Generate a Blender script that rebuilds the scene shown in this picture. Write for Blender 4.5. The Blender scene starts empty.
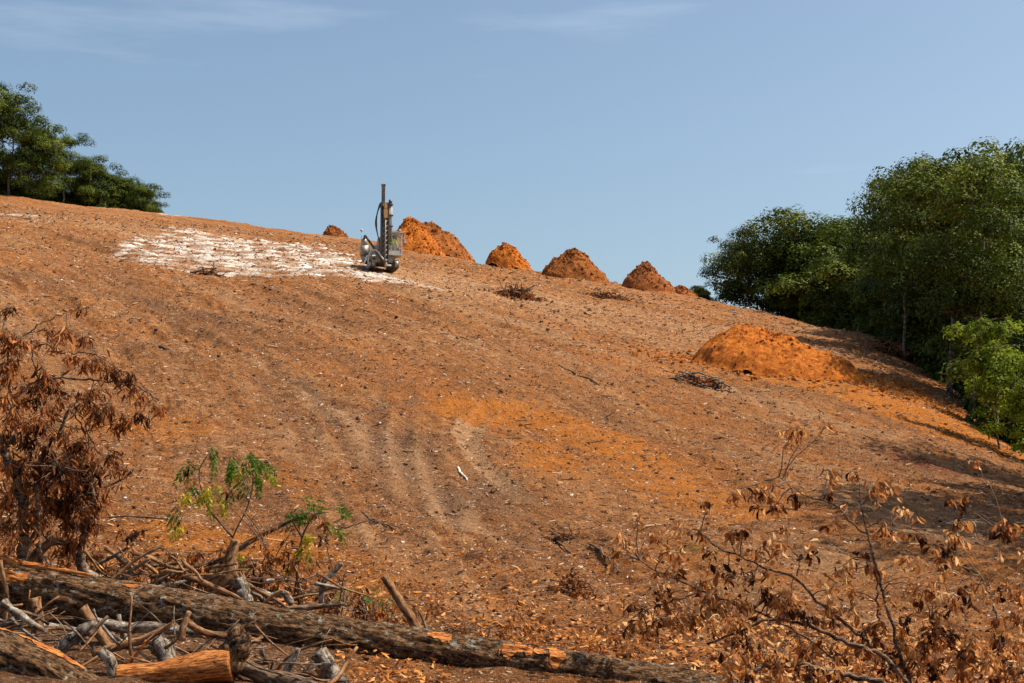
import bpy, math, random
import numpy as np
from mathutils import Vector, Matrix, Euler
random.seed(7)
rng = np.random.default_rng(11)
S = bpy.context.scene
COL = S.collection
R = math.radians

# ------------------------------------------------------------------ camera
PITCH = R(6.0); F = 1024*50/36.0
cam = bpy.data.objects.new('camera', bpy.data.cameras.new('camera'))
cam.data.lens = 50; cam.data.sensor_width = 36; cam.data.clip_end = 6000; cam.data.clip_start = 0.1
cam.location = (0, 0, 0); cam.rotation_euler = (R(90)+PITCH, 0, 0)
COL.objects.link(cam); S.camera = cam

# ------------------------------------------------------------------ light
SUN_EL = R(56); SUN_AZ = R(86)            # azimuth clockwise from +Y: to the right, a little behind the camera
world = bpy.data.worlds.new('World'); S.world = world; world.use_nodes = True
wn = world.node_tree.nodes; wl = world.node_tree.links; wn.clear()
out = wn.new('ShaderNodeOutputWorld'); bg = wn.new('ShaderNodeBackground')
sky = wn.new('ShaderNodeTexSky'); sky.sky_type = 'NISHITA'; sky.sun_disc = False
sky.sun_elevation = SUN_EL; sky.sun_rotation = SUN_AZ
sky.air_density = 1.0; sky.dust_density = 3.2; sky.ozone_density = 2.5; sky.altitude = 300
bg.inputs['Strength'].default_value = 0.108
tc = wn.new('ShaderNodeTexCoord')
mp = wn.new('ShaderNodeMapping'); mp.inputs['Scale'].default_value = (2.0, 2.0, 14.0)
cn = wn.new('ShaderNodeTexNoise'); cn.inputs['Scale'].default_value = 1.3; cn.inputs['Detail'].default_value = 5; cn.inputs['Roughness'].default_value = 0.55
cr = wn.new('ShaderNodeValToRGB'); cr.color_ramp.elements[0].position = 0.52; cr.color_ramp.elements[1].position = 0.80
cr.color_ramp.elements[0].color = (0,0,0,1); cr.color_ramp.elements[1].color = (.30,.30,.30,1)
tint = wn.new('ShaderNodeMixRGB'); tint.blend_type = 'MULTIPLY'; tint.inputs['Fac'].default_value = 1.0; tint.inputs['Color2'].default_value = (1.04, 1.045, 0.96, 1)
mx = wn.new('ShaderNodeMixRGB'); mx.inputs['Color2'].default_value = (6.6, 7.2, 7.9, 1)
wl.new(tc.outputs['Generated'], mp.inputs['Vector']); wl.new(mp.outputs[0], cn.inputs['Vector']); wl.new(cn.outputs['Fac'], cr.inputs['Fac'])
wl.new(sky.outputs[0], tint.inputs['Color1']); wl.new(tint.outputs[0], mx.inputs['Color1']); wl.new(cr.outputs[0], mx.inputs['Fac'])
wl.new(mx.outputs[0], bg.inputs['Color']); wl.new(bg.outputs[0], out.inputs['Surface'])
sd = bpy.data.lights.new('sun', 'SUN'); sd.energy = 5.0; sd.angle = R(0.5); sd.color = (1.0, 0.90, 0.74)
sun = bpy.data.objects.new('sun', sd); COL.objects.link(sun)
to_sun = Vector((math.sin(SUN_AZ)*math.cos(SUN_EL), math.cos(SUN_AZ)*math.cos(SUN_EL), math.sin(SUN_EL)))
sun.rotation_euler = to_sun.to_track_quat('Z', 'Y').to_euler()
S.view_settings.view_transform = 'Standard'; S.view_settings.look = 'None'
S.view_settings.exposure = 0.56; S.view_settings.gamma = 1.0; S.view_settings.use_curve_mapping = False

# ------------------------------------------------------------------ numeric noise
_T = np.random.default_rng(5).random((8, 256, 256)).astype(np.float64)
def vn(x, y, k=0):
    x = np.asarray(x, float); y = np.asarray(y, float)
    xi = np.floor(x).astype(int); yi = np.floor(y).astype(int); fx = x-xi; fy = y-yi
    fx = fx*fx*(3-2*fx); fy = fy*fy*(3-2*fy); T = _T[k % 8]
    a = T[xi & 255, yi & 255]; b = T[(xi+1) & 255, yi & 255]; c = T[xi & 255, (yi+1) & 255]; d = T[(xi+1) & 255, (yi+1) & 255]
    return (a+(b-a)*fx)*(1-fy)+(c+(d-c)*fx)*fy
def fbm(x, y, octv=4, k=0, g=0.5):
    s = 0; a = 1; n = 0
    for i in range(octv):
        s = s+a*(vn(x*2**i+17.3*i, y*2**i+5.1*i, k+i)-.5); n += a; a *= g
    return s/n*2
def sstep(a, b, x):
    t = np.clip((x-a)/(b-a), 0, 1); return t*t*(3-2*t)

# ------------------------------------------------------------------ camera rays and terrain
cp, sp = math.cos(PITCH), math.sin(PITCH)
def ray(px, py):                       # direction with y component 1
    u = (px-512)/F; v = (341.5-py)/F
    d = (u, cp-v*sp, sp+v*cp)
    return d[0]/d[1], d[2]/d[1]
def proj(x, y, z):
    d = y*cp+z*sp; v = (-y*sp+z*cp)
    return 512+F*x/d, 341.5-F*v/d
CR = [(-700,160,175),(-300,178,172),(0,194,170),(100,207,170),(165,214,168),(235,223,164),(300,232,160),(345,238,158),(390,246,155),(480,262,152),
      (550,273,150),(620,285,147),(700,301,142),(760,313,135),(800,320,128),(850,331,118),(900,352,104),(940,383,88),(985,420,72),(1024,452,62),(1100,490,52),(1300,520,46),(1600,530,44)]
cu = np.array([ray(a, b)[0] for a, b, c in CR]); ct = np.array([ray(a, b)[1] for a, b, c in CR]); cy = np.array([c for a, b, c in CR], float)
uu = np.linspace(cu[0], cu[-1], 1200)
kern = np.hanning(41); kern /= kern.sum()
def smooth(v): return np.convolve(np.pad(np.interp(uu, cu, v), 20, 'edge'), kern, 'valid')
TT = smooth(ct); YY = smooth(cy)
Y0 = 13.0; SL0 = 0.085
def Ifun(y):
    w = 34.0; t = np.clip((y-Y0)/w, 0, 1)
    return w*(t**3-t**4/2)+np.maximum(y-Y0-w, 0)
def basez(x): return -2.02-0.115*8*np.tanh(np.asarray(x)/8)
def hsmooth(x, y):
    x = np.asarray(x, float); y = np.asarray(y, float)
    u = np.clip(x/np.maximum(y, 12), cu[0], cu[-1])
    yc = np.interp(u, uu, YY); zc = np.interp(u, uu, TT)*yc
    b = basez(x)
    bu = b
    s1 = (zc-bu-SL0*(yc-Y0))/Ifun(yc)+SL0
    ym = np.clip(y, Y0, yc)
    z = b+SL0*(ym-Y0)+(s1-SL0)*Ifun(ym)
    d = np.maximum(y-yc, 0)
    z = z+np.clip(s1, 0, 1)*3*(1-np.exp(-d/3))-np.minimum(d, 900)*0.035
    return z
def poly_dist(x, y, pts):              # distance to a polyline, and position along it
    best = np.full(np.shape(x), 1e9); al = np.zeros(np.shape(x)); L = 0
    for (ax, ay), (bx, by) in zip(pts[:-1], pts[1:]):
        dx, dy = bx-ax, by-ay; l2 = dx*dx+dy*dy
        t = np.clip(((x-ax)*dx+(y-ay)*dy)/l2, 0, 1)
        d = np.hypot(x-ax-t*dx, y-ay-t*dy); m = d < best
        best = np.where(m, d, best); al = np.where(m, L+t*math.sqrt(l2), al); L += math.sqrt(l2)
    return best, al/L
def ground_at(px, py, hf=None):
    hf = hf or hsmooth
    u, t = ray(px, py); ys = np.geomspace(8, 240, 3000)
    dz = hf(u*ys, ys)-t*ys; i = np.argmax(dz > 0)
    if dz[i] <= 0: i = np.argmax(dz)
    return float(u*ys[i]), float(ys[i])
def G(*pts): return [ground_at(a, b) for a, b in pts]
TR2 = [G((440,395),(425,430),(432,475),(470,530),(530,590),(600,650)), G((415,395),(400,440),(412,490),(450,550),(500,610),(545,655)), G((385,385),(372,430),(385,490),(425,560),(470,630)),
       G((300,380),(335,420),(360,480),(400,560),(440,620)), G((220,330),(290,385),(350,410),(430,400)), G((560,400),(640,425),(720,470),(800,540)), G((150,300),(240,360),(300,430),(330,510)), G((620,330),(700,365),(790,420),(850,470))]
TRACK = G((520,408),(490,408),(472,418),(466,435),(474,456),(494,476),(520,493),(540,502))
ORANGE1 = G((470,410),(520,411),(570,425),(625,447),(680,475),(740,510))
FAINT = G((300,395),(360,425),(410,470),(470,530),(540,590),(620,650))
def streakq(x, y): return x+0.0042*y*y
def height(x, y, fine=True):
    x = np.asarray(x, float); y = np.asarray(y, float)
    z = hsmooth(x, y)
    r = np.hypot(x, y); far = sstep(8, 60, r); gone = 1-sstep(220, 500, r)
    z = z+gone*(fbm(x/14, y/14, 3, 1)*(0.05+0.45*far)+fbm(x/3.1, y/3.1, 3, 2)*(0.06+0.11*far))
    q = streakq(x, y)
    onhill = sstep(14, 22, y)*(1-sstep(135, 160, y))
    amt = sstep(-.25, .35, fbm(x/18+3, y/18, 2, 4))
    z = z+gone*onhill*amt*(fbm(q/0.55, y/7.0, 2, 3)*0.15+fbm(q/1.6, y/14.0, 2, 5)*0.24+np.abs(fbm(q/0.27, y/3.5, 2, 7))*0.09)
    d, a = poly_dist(x, y, TRACK); z = z-0.09*np.exp(-(d/0.2)**2)*gone+0.09*np.exp(-((d-.42)/0.16)**2)*gone
    for i, T_ in enumerate(TR2):
        d, a = poly_dist(x+.12*fbm(y/2.5, x/2.5, 2, i % 8), y, T_); k_ = gone*np.sin(np.pi*np.clip(a, 0, 1))**.5; s_ = 1+.5*(i > 4)
        k_ = k_*np.clip(.45+1.3*fbm(x/1.7+i, y/2.3, 3, i % 8), .05, 1)
        z = z-k_*.075*np.exp(-(d/(.18*s_))**2)+k_*.07*np.exp(-((d-.38*s_)/(.15*s_))**2)
    if fine:
        z = z+gone*(fbm(x/0.8, y/0.8, 2, 6)*0.05+np.abs(fbm(x/0.33+9, y/0.33, 2, 0))*0.05)*(1+.9*far)
    return z
def hz(x, y): return float(height(x, y))

# ------------------------------------------------------------------ mesh helpers
def props(o, label=None, cat=None, group=None, kind=None):
    if label: o['label'] = label
    if cat: o['category'] = cat
    if group: o['group'] = group
    if kind: o['kind'] = kind
    return o
def empty(name, loc=(0,0,0), rz=0, **k):
    o = bpy.data.objects.new(name, None); o.location = loc; o.rotation_euler = (0,0,rz); COL.objects.link(o); o.empty_display_size = .3
    return props(o, **k)
def mesh_np(name, co, faces, mats, parent=None, smooth_=True, cols=None, mi=None, attrs=None, loc=None):
    """co Nx3, faces MxK array (all the same size) ; cols: per-face value for attribute 'rnd'"""
    me = bpy.data.meshes.new(name); co = np.asarray(co, np.float32); faces = np.asarray(faces, np.int32)
    K = faces.shape[1]; n = len(faces)
    me.vertices.add(len(co)); me.vertices.foreach_set('co', co.ravel())
    me.loops.add(n*K); me.loops.foreach_set('vertex_index', faces.ravel())
    me.polygons.add(n); me.polygons.foreach_set('loop_start', np.arange(0, n*K, K, dtype=np.int32))
    me.update(calc_edges=True)
    me.polygons.foreach_set('use_smooth', np.full(n, smooth_, bool))
    for m in (mats if isinstance(mats, (list, tuple)) else [mats]): me.materials.append(m)
    if mi is not None: me.polygons.foreach_set('material_index', np.asarray(mi, np.int32))
    if cols is not None:
        a = me.attributes.new('rnd', 'FLOAT', 'FACE'); a.data.foreach_set('value', np.asarray(cols, np.float32))
    for an, av in (attrs or {}).items():
        a = me.attributes.new(an, 'FLOAT', 'POINT'); a.data.foreach_set('value', np.asarray(av, np.float32))
    me.update()
    o = bpy.data.objects.new(name, me); COL.objects.link(o)
    if parent: o.parent = parent
    if loc is not None: o.location = loc
    return o
class MB:
    def __init__(s): s.v = []; s.f = []; s.c = []; s.n = 0
    def add(s, co, fc, c=0.5):
        co = np.asarray(co, float); fc = np.asarray(fc, int)
        s.v.append(co); s.f.append(fc+s.n); s.n += len(co)
        s.c.append(np.full(len(fc), c) if np.ndim(c) == 0 else np.asarray(c))
    def box(s, c, d, M=None, col=.5):
        x, y, z = [k/2 for k in d]
        co = np.array([(i*x, j*y, k*z) for i in (-1,1) for j in (-1,1) for k in (-1,1)])
        if M is not None: co = co @ np.array(M.to_3x3() if hasattr(M, 'to_3x3') else M).T
        s.add(co+np.array(c), [(0,1,3,2),(4,6,7,5),(0,4,5,1),(2,3,7,6),(0,2,6,4),(1,5,7,3)], col)
    def tube(s, pts, rad, n=8, col=.5, rough=0, seed=0, cap=True):
        pts = np.array(pts, float); m = len(pts); rad = np.broadcast_to(np.asarray(rad, float), (m,))
        t = np.gradient(pts, axis=0); t /= np.linalg.norm(t, axis=1)[:, None]+1e-12
        ref = np.array([0,0,1.]) if abs(t[0][2]) < .9 else np.array([1.,0,0])
        nrm = np.cross(t[0], ref); nrm /= np.linalg.norm(nrm)
        rings = []
        th = np.arange(n)/n*2*np.pi
        for i in range(m):
            nrm = nrm-t[i]*nrm.dot(t[i]); nrm /= np.linalg.norm(nrm)+1e-12; b = np.cross(t[i], nrm)
            rr = rad[i]*(1+rough*(vn(th/np.pi*3+seed, np.full(n, i*.7+seed), seed)-.5)*2) if rough else rad[i]
            rings.append(pts[i]+(np.cos(th)*rr)[:, None]*nrm+(np.sin(th)*rr)[:, None]*b)
        co = np.concatenate(rings); idx = np.arange(m*n).reshape(m, n); nx = np.roll(idx, -1, 1)
        fc = np.stack([idx[:-1], nx[:-1], nx[1:], idx[1:]], -1).reshape(-1, 4)
        if cap:
            k = len(co); co = np.vstack([co, pts[0], pts[-1]])
            f1 = [(idx[0, j], k, k, idx[0, (j+1) % n]) for j in range(0)]
            j = np.arange(0, n, 2)
            a = np.stack([idx[0][j], np.full(len(j), k), idx[0][(j+2) % n], idx[0][(j+1) % n]], -1)
            b2 = np.stack([idx[-1][j], idx[-1][(j+1) % n], idx[-1][(j+2) % n], np.full(len(j), k+1)], -1)
            fc = np.vstack([fc, a, b2])
        s.add(co, fc, col)
    def build(s, name, mat, parent=None, smooth_=True, loc=None):
        return mesh_np(name, np.concatenate(s.v), np.concatenate(s.f), mat, parent, smooth_, np.concatenate(s.c), loc=loc)
def wobble(a, b, n=8, amp=.05, seed=None, sag=0):
    r = np.random.default_rng(seed) if seed is not None else rng
    a = np.array(a, float); b = np.array(b, float); L = np.linalg.norm(b-a)
    t = np.linspace(0, 1, n)[:, None]; p = a+(b-a)*t
    w = np.cumsum(r.normal(0, 1, (n, 3)), 0); w -= w[0]+(w[-1]-w[0])*t
    return p+w*amp*L/math.sqrt(n)+np.array([0,0,-1])*sag*L*4*t*(1-t)
def gexp(sg, n): return np.exp(np.minimum(rng.normal(0, sg, n), 1.6*sg))
def resample(pts, n, amp=0.0):
    pts = np.array(pts, float); d = np.r_[0, np.cumsum(np.linalg.norm(np.diff(pts, axis=0), axis=1))]
    # Catmull-like smoothing through dense linear interpolation plus averaging
    s = np.linspace(0, d[-1], n); p = np.stack([np.interp(s, d, pts[:, k]) for k in range(3)], 1)
    for _ in range(2): p[1:-1] = (p[:-2]+2*p[1:-1]+p[2:])/4
    if amp: p[1:-1] += rng.normal(0, amp, (n-2, 3))
    return p
def at(px, py, Y):
    u, t = ray(px, py); return np.array((u*Y, Y, t*Y))
def copy_tree(o, parent=None):
    c = o.copy(); COL.objects.link(c); c.parent = parent
    for ch in list(o.children): copy_tree(ch, c)
    return c

# ------------------------------------------------------------------ materials
def mat(name, rough=.85, spec=.25):
    m = bpy.data.materials.new(name); m.use_nodes = True; nt = m.node_tree
    b = nt.nodes['Principled BSDF']; b.inputs['Roughness'].default_value = rough
    b.inputs['Specular IOR Level'].default_value = spec
    return m, nt, b
class N:
    def __init__(s, nt): s.nt = nt
    def new(s, t, **k):
        n = s.nt.nodes.new('ShaderNode'+t)
        for a, v in k.items(): setattr(n, a, v)
        return n
    def link(s, a, b): s.nt.links.new(a, b)
    def noise(s, vec, scale, detail=4, rough=.55, dist=0):
        n = s.new('TexNoise'); n.inputs['Scale'].default_value = scale; n.inputs['Detail'].default_value = detail
        n.inputs['Roughness'].default_value = rough; n.inputs['Distortion'].default_value = dist
        if vec is not None: s.link(vec, n.inputs['Vector'])
        return n.outputs['Fac']
    def ramp(s, fac, stops, interp='LINEAR'):
        n = s.new('ValToRGB'); e = n.color_ramp.elements; n.color_ramp.interpolation = interp
        while len(e) < len(stops): e.new(.5)
        for k, (p, c) in zip(e, stops):
            k.position = p; k.color = (c, c, c, 1) if isinstance(c, (int, float)) else (*c, 1)
        s.link(fac, n.inputs['Fac']); return n.outputs['Color']
    def mix(s, fac, a, b, mode='MIX'):
        n = s.new('MixRGB', blend_type=mode)
        for k, v in (('Fac', fac), ('Color1', a), ('Color2', b)):
            if isinstance(v, (int, float)): n.inputs[k].default_value = v if k == 'Fac' else (v, v, v, 1)
            elif isinstance(v, tuple): n.inputs[k].default_value = (*v, 1)
            else: s.link(v, n.inputs[k])
        return n.outputs[0]
    def math(s, op, a, b=0.0):
        n = s.new('Math', operation=op)
        for i, v in enumerate((a, b)):
            if isinstance(v, (int, float)): n.inputs[i].default_value = v
            else: s.link(v, n.inputs[i])
        return n.outputs[0]
    def attr(s, name): return s.new('Attribute', attribute_name=name).outputs['Fac']
    def bump(s, h, strength, dist, bsdf):
        n = s.new('Bump'); n.inputs['Strength'].default_value = strength; n.inputs['Distance'].default_value = dist
        s.link(h, n.inputs['Height']); s.link(n.outputs[0], bsdf.inputs['Normal'])

def soil_common(n, pos, base_stops, chips=True):
    f1 = n.noise(pos, 1.1, 9, .72); col = n.ramp(f1, base_stops)
    return col, f1

# ground
m_ground, nt, b = mat('soil', .95, .1); n = N(nt)
pos = n.new('NewGeometry').outputs['Position']
sx = n.new('SeparateXYZ'); n.link(pos, sx.inputs[0])
q = n.math('ADD', sx.outputs[0], n.math('MULTIPLY', n.math('MULTIPLY', sx.outputs[1], sx.outputs[1]), .0042))
cb = n.new('CombineXYZ'); n.link(n.math('MULTIPLY', q, 1.5), cb.inputs[0]); n.link(n.math('MULTIPLY', sx.outputs[1], .16), cb.inputs[1])
streak = n.noise(cb.outputs[0], 1.0, 6, .65)
cb3 = n.new('CombineXYZ'); n.link(n.math('MULTIPLY', q, .30), cb3.inputs[0]); n.link(n.math('MULTIPLY', sx.outputs[1], .055), cb3.inputs[1]); cb3.inputs[2].default_value = 3.3
zone = n.noise(cb3.outputs[0], 1.0, 5, .62); cb4 = n.new('CombineXYZ'); n.link(n.math('MULTIPLY', q, .22), cb4.inputs[0]); n.link(n.math('MULTIPLY', sx.outputs[1], .045), cb4.inputs[1]); cb4.inputs[2].default_value = 9.1
zone2 = n.noise(cb4.outputs[0], 1.0, 5, .62)
cb2 = n.new('CombineXYZ'); n.link(n.math('MULTIPLY', q, 4.5), cb2.inputs[0]); n.link(n.math('MULTIPLY', sx.outputs[1], .55), cb2.inputs[1])
streak2 = n.noise(cb2.outputs[0], 1.0, 7, .72)
fine = n.noise(pos, 2.3, 10, .78)
fine2 = n.noise(pos, 9.0, 6, .75)
mid = n.noise(pos, .22, 5, .6)
big = n.noise(pos, .05, 3, .5)
c = n.ramp(fine, [(.38,(.050,.017,.006)),(.46,(.165,.056,.016)),(.54,(.29,.105,.028)),(.65,(.50,.235,.085))])
c = n.mix(n.ramp(streak, [(.42,0.0),(.60,.75)]), c, n.mix(n.ramp(fine, [(.35,0),(.62,1.0)]), (.175,.070,.025), (.52,.275,.130)))
c = n.mix(n.ramp(streak2, [(.54,0.0),(.62,.6)]), c, (.075,.033,.015)); c = n.mix(n.ramp(streak2, [(.36,.6),(.44,0.0)]), c, (.45,.25,.13))
c = n.mix(n.ramp(mid, [(.47,0.0),(.60,.55)]), c, n.mix(n.ramp(fine2, [(.35,0),(.65,1.0)]), (.150,.048,.014), (.44,.170,.045)))
c = n.mix(n.ramp(n.noise(pos, .13, 6, .7), [(.54,0.0),(.63,.6)]), c, n.mix(n.ramp(fine, [(.35,0),(.62,1.0)]), (.095,.036,.014), (.26,.115,.045)))
c = n.mix(n.ramp(zone, [(.50,0.0),(.62,.55)]), c, n.mix(n.ramp(fine, [(.38,0),(.60,1.0)]), (.16,.048,.012), (.42,.145,.030)))
c = n.mix(n.ramp(zone2, [(.52,0.0),(.62,.7)]), c, n.mix(n.ramp(fine, [(.38,0),(.60,1.0)]), (.075,.029,.011), (.24,.105,.042)))
c = n.mix(n.ramp(zone2, [(.36,.6),(.45,0.0)]), c, n.mix(n.ramp(fine, [(.38,0),(.60,1.0)]), (.19,.092,.042), (.46,.275,.150)))
def amask(name, lo=.35, hi=.65, k=1.0):
    return n.ramp(n.math('ADD', n.attr(name), n.math('MULTIPLY', n.math('SUBTRACT', fine, .5), .9)), [(lo, 0.0), (hi, k)])
c = n.mix(amask('tan', .3, .7, .85), c, n.mix(n.ramp(fine, [(.35,0),(.62,1.0)]), (.24,.115,.052), (.54,.33,.185)))
c = n.mix(amask('orange', .3, .7, .9), c, n.mix(n.ramp(fine, [(.35,0),(.62,1.0)]), (.25,.072,.012), (.55,.195,.036)))
c = n.mix(amask('red', .35, .75, .8), c, (.17,.042,.016))
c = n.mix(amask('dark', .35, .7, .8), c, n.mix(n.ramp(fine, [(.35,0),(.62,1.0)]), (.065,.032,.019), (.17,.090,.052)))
hs = n.new('HueSaturation'); hs.inputs['Saturation'].default_value = 1.06; hs.inputs['Hue'].default_value = .4985; hs.inputs['Value'].default_value = .96; n.link(c, hs.inputs['Color']); c = hs.outputs[0]
c = n.mix(n.ramp(n.math('ADD', n.attr('dust'), n.math('MULTIPLY', n.math('SUBTRACT', fine, .5), .45)), [(.16,0.0),(.62,.92)]), c, n.mix(n.ramp(fine, [(.3,0),(.6,1.0)]), (.52,.45,.38), (.78,.73,.66)))
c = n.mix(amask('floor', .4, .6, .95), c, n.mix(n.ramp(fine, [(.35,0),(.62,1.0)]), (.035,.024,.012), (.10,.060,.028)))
# chips: sparse pale and dark flecks
vo = n.new('TexVoronoi'); vo.inputs['Scale'].default_value = 5.5; n.link(pos, vo.inputs['Vector'])
fleck = n.ramp(vo.outputs['Distance'], [(.13, 1.0), (.20, 0.0)])
sel = n.new('SeparateColor'); n.link(vo.outputs['Color'], sel.inputs[0])
sp_ = n.noise(pos, 26.0, 4, .8)
c = n.mix(n.ramp(sp_, [(.54,0.0),(.61,.8)]), c, (.54,.32,.17)); c = n.mix(n.ramp(sp_, [(.36,.8),(.45,0.0)]), c, (.055,.024,.012))
c = n.mix(n.math('MULTIPLY', fleck, n.ramp(sel.outputs[0], [(.72,0.0),(.76,.8)])), c, (.50,.38,.29))
c = n.mix(n.math('MULTIPLY', fleck, n.ramp(sel.outputs[1], [(.72,0.0),(.76,.8)])), c, (.05,.028,.018))
n.link(c, b.inputs['Base Color'])
n.bump(n.math('ADD', fine, n.math('MULTIPLY', fine2, .45)), 1.0, .24, b)

def mound_mat(name, dark, palest, deep):
    m, nt, b = mat(name, .95, .1); n = N(nt); pos = n.new('NewGeometry').outputs['Position']
    f = n.noise(pos, 3.2, 9, .8); g = n.noise(pos, .6, 5, .65)
    c = n.ramp(f, [(.36, deep), (.47, dark), (.62, palest)])  # noise mixes three soil tones, from deepest to palest
    c = n.mix(n.ramp(g, [(.50,0.0),(.66,.6)]), c, deep)
    n.link(c, b.inputs['Base Color']); n.bump(f, 1.0, .22, b); return m
m_pile = mound_mat('orange_spoil', (.40,.105,.014), (.66,.225,.035), (.14,.036,.008))
m_pile2 = mound_mat('brown_spoil', (.27,.082,.018), (.44,.165,.042), (.09,.030,.012))
m_pile3 = mound_mat('red_spoil', (.27,.080,.022), (.42,.155,.045), (.11,.040,.018))
m_clod = mound_mat('clod_soil', (.20,.095,.048), (.40,.25,.15), (.07,.03,.017))

def leafmat(name, ramp_, trans=.35, rough=.6, detail=None):
    m, nt, b = mat(name, rough, .12); n = N(nt)
    c = n.ramp(n.attr('rnd'), ramp_)
    n.link(c, b.inputs['Base Color'])
    t = n.new('BsdfTranslucent'); n.link(c, t.inputs['Color']); ms = n.new('MixShader'); ms.inputs[0].default_value = trans
    o = [k for k in nt.nodes if k.type == 'OUTPUT_MATERIAL'][0]
    n.link(b.outputs[0], ms.inputs[1]); n.link(t.outputs[0], ms.inputs[2]); n.link(ms.outputs[0], o.inputs['Surface'])
    return m
m_leaf = leafmat('oak_foliage', [(0,(.026,.048,.006)),(.5,(.075,.108,.010)),(1,(.20,.225,.022))], .2)
m_leafd = leafmat('dark_foliage', [(0,(.020,.038,.006)),(.5,(.055,.082,.009)),(1,(.15,.175,.020))], .2)
m_leafy = leafmat('bright_foliage', [(0,(.08,.12,.010)),(.5,(.20,.26,.016)),(1,(.34,.40,.035))], .45)
m_dead = leafmat('dead_leaf', [(0,(.030,.012,.006)),(.25,(.14,.042,.012)),(.5,(.44,.16,.04)),(.8,(.68,.33,.11)),(1,(.78,.50,.24))], .42, .5)
m_deadr = leafmat('withered_leaf', [(0,(.028,.011,.006)),(.3,(.11,.034,.012)),(.65,(.34,.105,.026)),(1,(.56,.23,.07))], .38, .6)
m_litter = leafmat('leaf_litter', [(0,(.07,.022,.007)),(.35,(.25,.075,.016)),(.75,(.52,.19,.035)),(1,(.62,.32,.12))], .15, .6)
m_green = leafmat('sumac_leaf', [(0,(.045,.105,.012)),(.5,(.10,.20,.018)),(.7,(.20,.27,.02)),(.85,(.55,.40,.03)),(1,(.66,.50,.04))], .35, .5)

def barkmat(name, c0, c1, lichen, lk=.5, scale=6.0, stretch=.18, bumpd=.03):
    m, nt, b = mat(name, .9, .15); n = N(nt)
    tcn = n.new('TexCoord'); mpn = n.new('Mapping'); mpn.inputs['Scale'].default_value = (stretch*scale, scale, scale)
    n.link(tcn.outputs['Object'], mpn.inputs['Vector']); v = mpn.outputs[0]
    f = n.noise(v, 2.2, 7, .68, .4); g = n.noise(v, 6, 5, .7)
    c = n.ramp(f, [(.38, tuple(k*.2 for k in c0)), (.47, c0), (.60, c1)])
    l = n.noise(tcn.outputs['Object'], 11.0, 8, .8)
    c = n.mix(n.ramp(l, [(.60-.1*lk, 0.0), (.66-.1*lk, .85)]), c, n.mix(n.ramp(g, [(.4,0.0),(.6,1.0)]), tuple(k*.5 for k in lichen), lichen))
    n.link(c, b.inputs['Base Color']); n.bump(n.math('ADD', f, n.math('MULTIPLY', g, .5)), 1.0, bumpd, b)
    return m
m_logbark = barkmat('log_bark', (.085,.040,.017), (.31,.165,.075), (.55,.55,.46), .45, 13.0, .42, .09)
m_branch = barkmat('branch_bark', (.085,.050,.032), (.21,.14,.09), (.38,.35,.29), .2, 12, .3, .012)
m_pale = barkmat('pale_branch_bark', (.11,.080,.058), (.29,.23,.175), (.55,.53,.46), .6, 12, .3, .012)
m_brown = barkmat('brown_branch_bark', (.16,.075,.035), (.34,.18,.085), (.40,.35,.25), .0, 10, .3, .014)
m_trunk = barkmat('tree_bark', (.12,.10,.075), (.30,.26,.21), (.26,.25,.20), .2, 3, .5, .03)
m_twig, nt, b = mat('twig_bark', .85, .2); n = N(nt)
n.link(n.ramp(n.attr('rnd'), [(0,(.045,.028,.018)),(.5,(.12,.075,.048)),(1,(.27,.19,.13))]), b.inputs['Base Color'])
m_wood, nt, b = mat('torn_orange_wood', .75, .2); n = N(nt)
tcn = n.new('TexCoord'); mpn = n.new('Mapping'); mpn.inputs['Scale'].default_value = (4, 22, 22); n.link(tcn.outputs['Object'], mpn.inputs['Vector'])
f = n.noise(mpn.outputs[0], 2.4, 6, .7, .3)
n.link(n.ramp(f, [(.38,(.07,.020,.008)),(.47,(.36,.10,.020)),(.62,(.66,.27,.065))]), b.inputs['Base Color']); n.bump(f, 1, .025, b)
m_chip, nt, b = mat('debris_chips', .9, .15); n = N(nt)
n.link(n.ramp(n.attr('rnd'), [(0,(.030,.018,.012)),(.3,(.10,.05,.028)),(.5,(.22,.11,.055)),(.7,(.36,.20,.11)),(.9,(.44,.31,.21)),(1,(.66,.58,.50))]), b.inputs['Base Color'])

# ------------------------------------------------------------------ ground sheet
ang_in = np.linspace(R(-25), R(31), 900); ang_out = np.linspace(R(31), R(335), 120)[1:-1]
ang = np.r_[ang_in, ang_out]
rad = np.r_[np.linspace(.3, 9, 16)[:-1], np.geomspace(9, 30, 270)[:-1], np.geomspace(30, 190, 470), np.geomspace(196, 4000, 34)]
A, RR = np.meshgrid(ang, rad); GX = np.sin(A)*RR; GY = np.cos(A)*RR
GZ = height(GX, GY)
nr, na = GX.shape
co = np.stack([GX, GY, GZ], -1).reshape(-1, 3)
idx = np.arange(nr*na).reshape(nr, na); nx = np.roll(idx, -1, 1)
fc = np.stack([idx[:-1], idx[1:], nx[1:], nx[:-1]], -1).reshape(-1, 4)
co = np.vstack([co, [0, 0, height(0., 0.)]])
j = np.arange(0, na-1, 2); k0 = len(co)-1
fc = np.vstack([fc, np.stack([np.full(len(j), k0), j, j+1, (j+2) % na], -1)])
x, y = co[:, 0], co[:, 1]
def ell(cx, cy_, rx, ry, rot=0, soft=.5):
    c_, s_ = math.cos(rot), math.sin(rot); dx, dy = x-cx, y-cy_
    a = (dx*c_+dy*s_)/rx; b_ = (-dx*s_+dy*c_)/ry
    return 1-sstep(1-soft, 1+soft, np.hypot(a, b_))
def line(pts, w): return np.exp(-(poly_dist(x, y, pts)[0]/w)**2)
wob = fbm(x/6, y/6, 3, 3)
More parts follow.
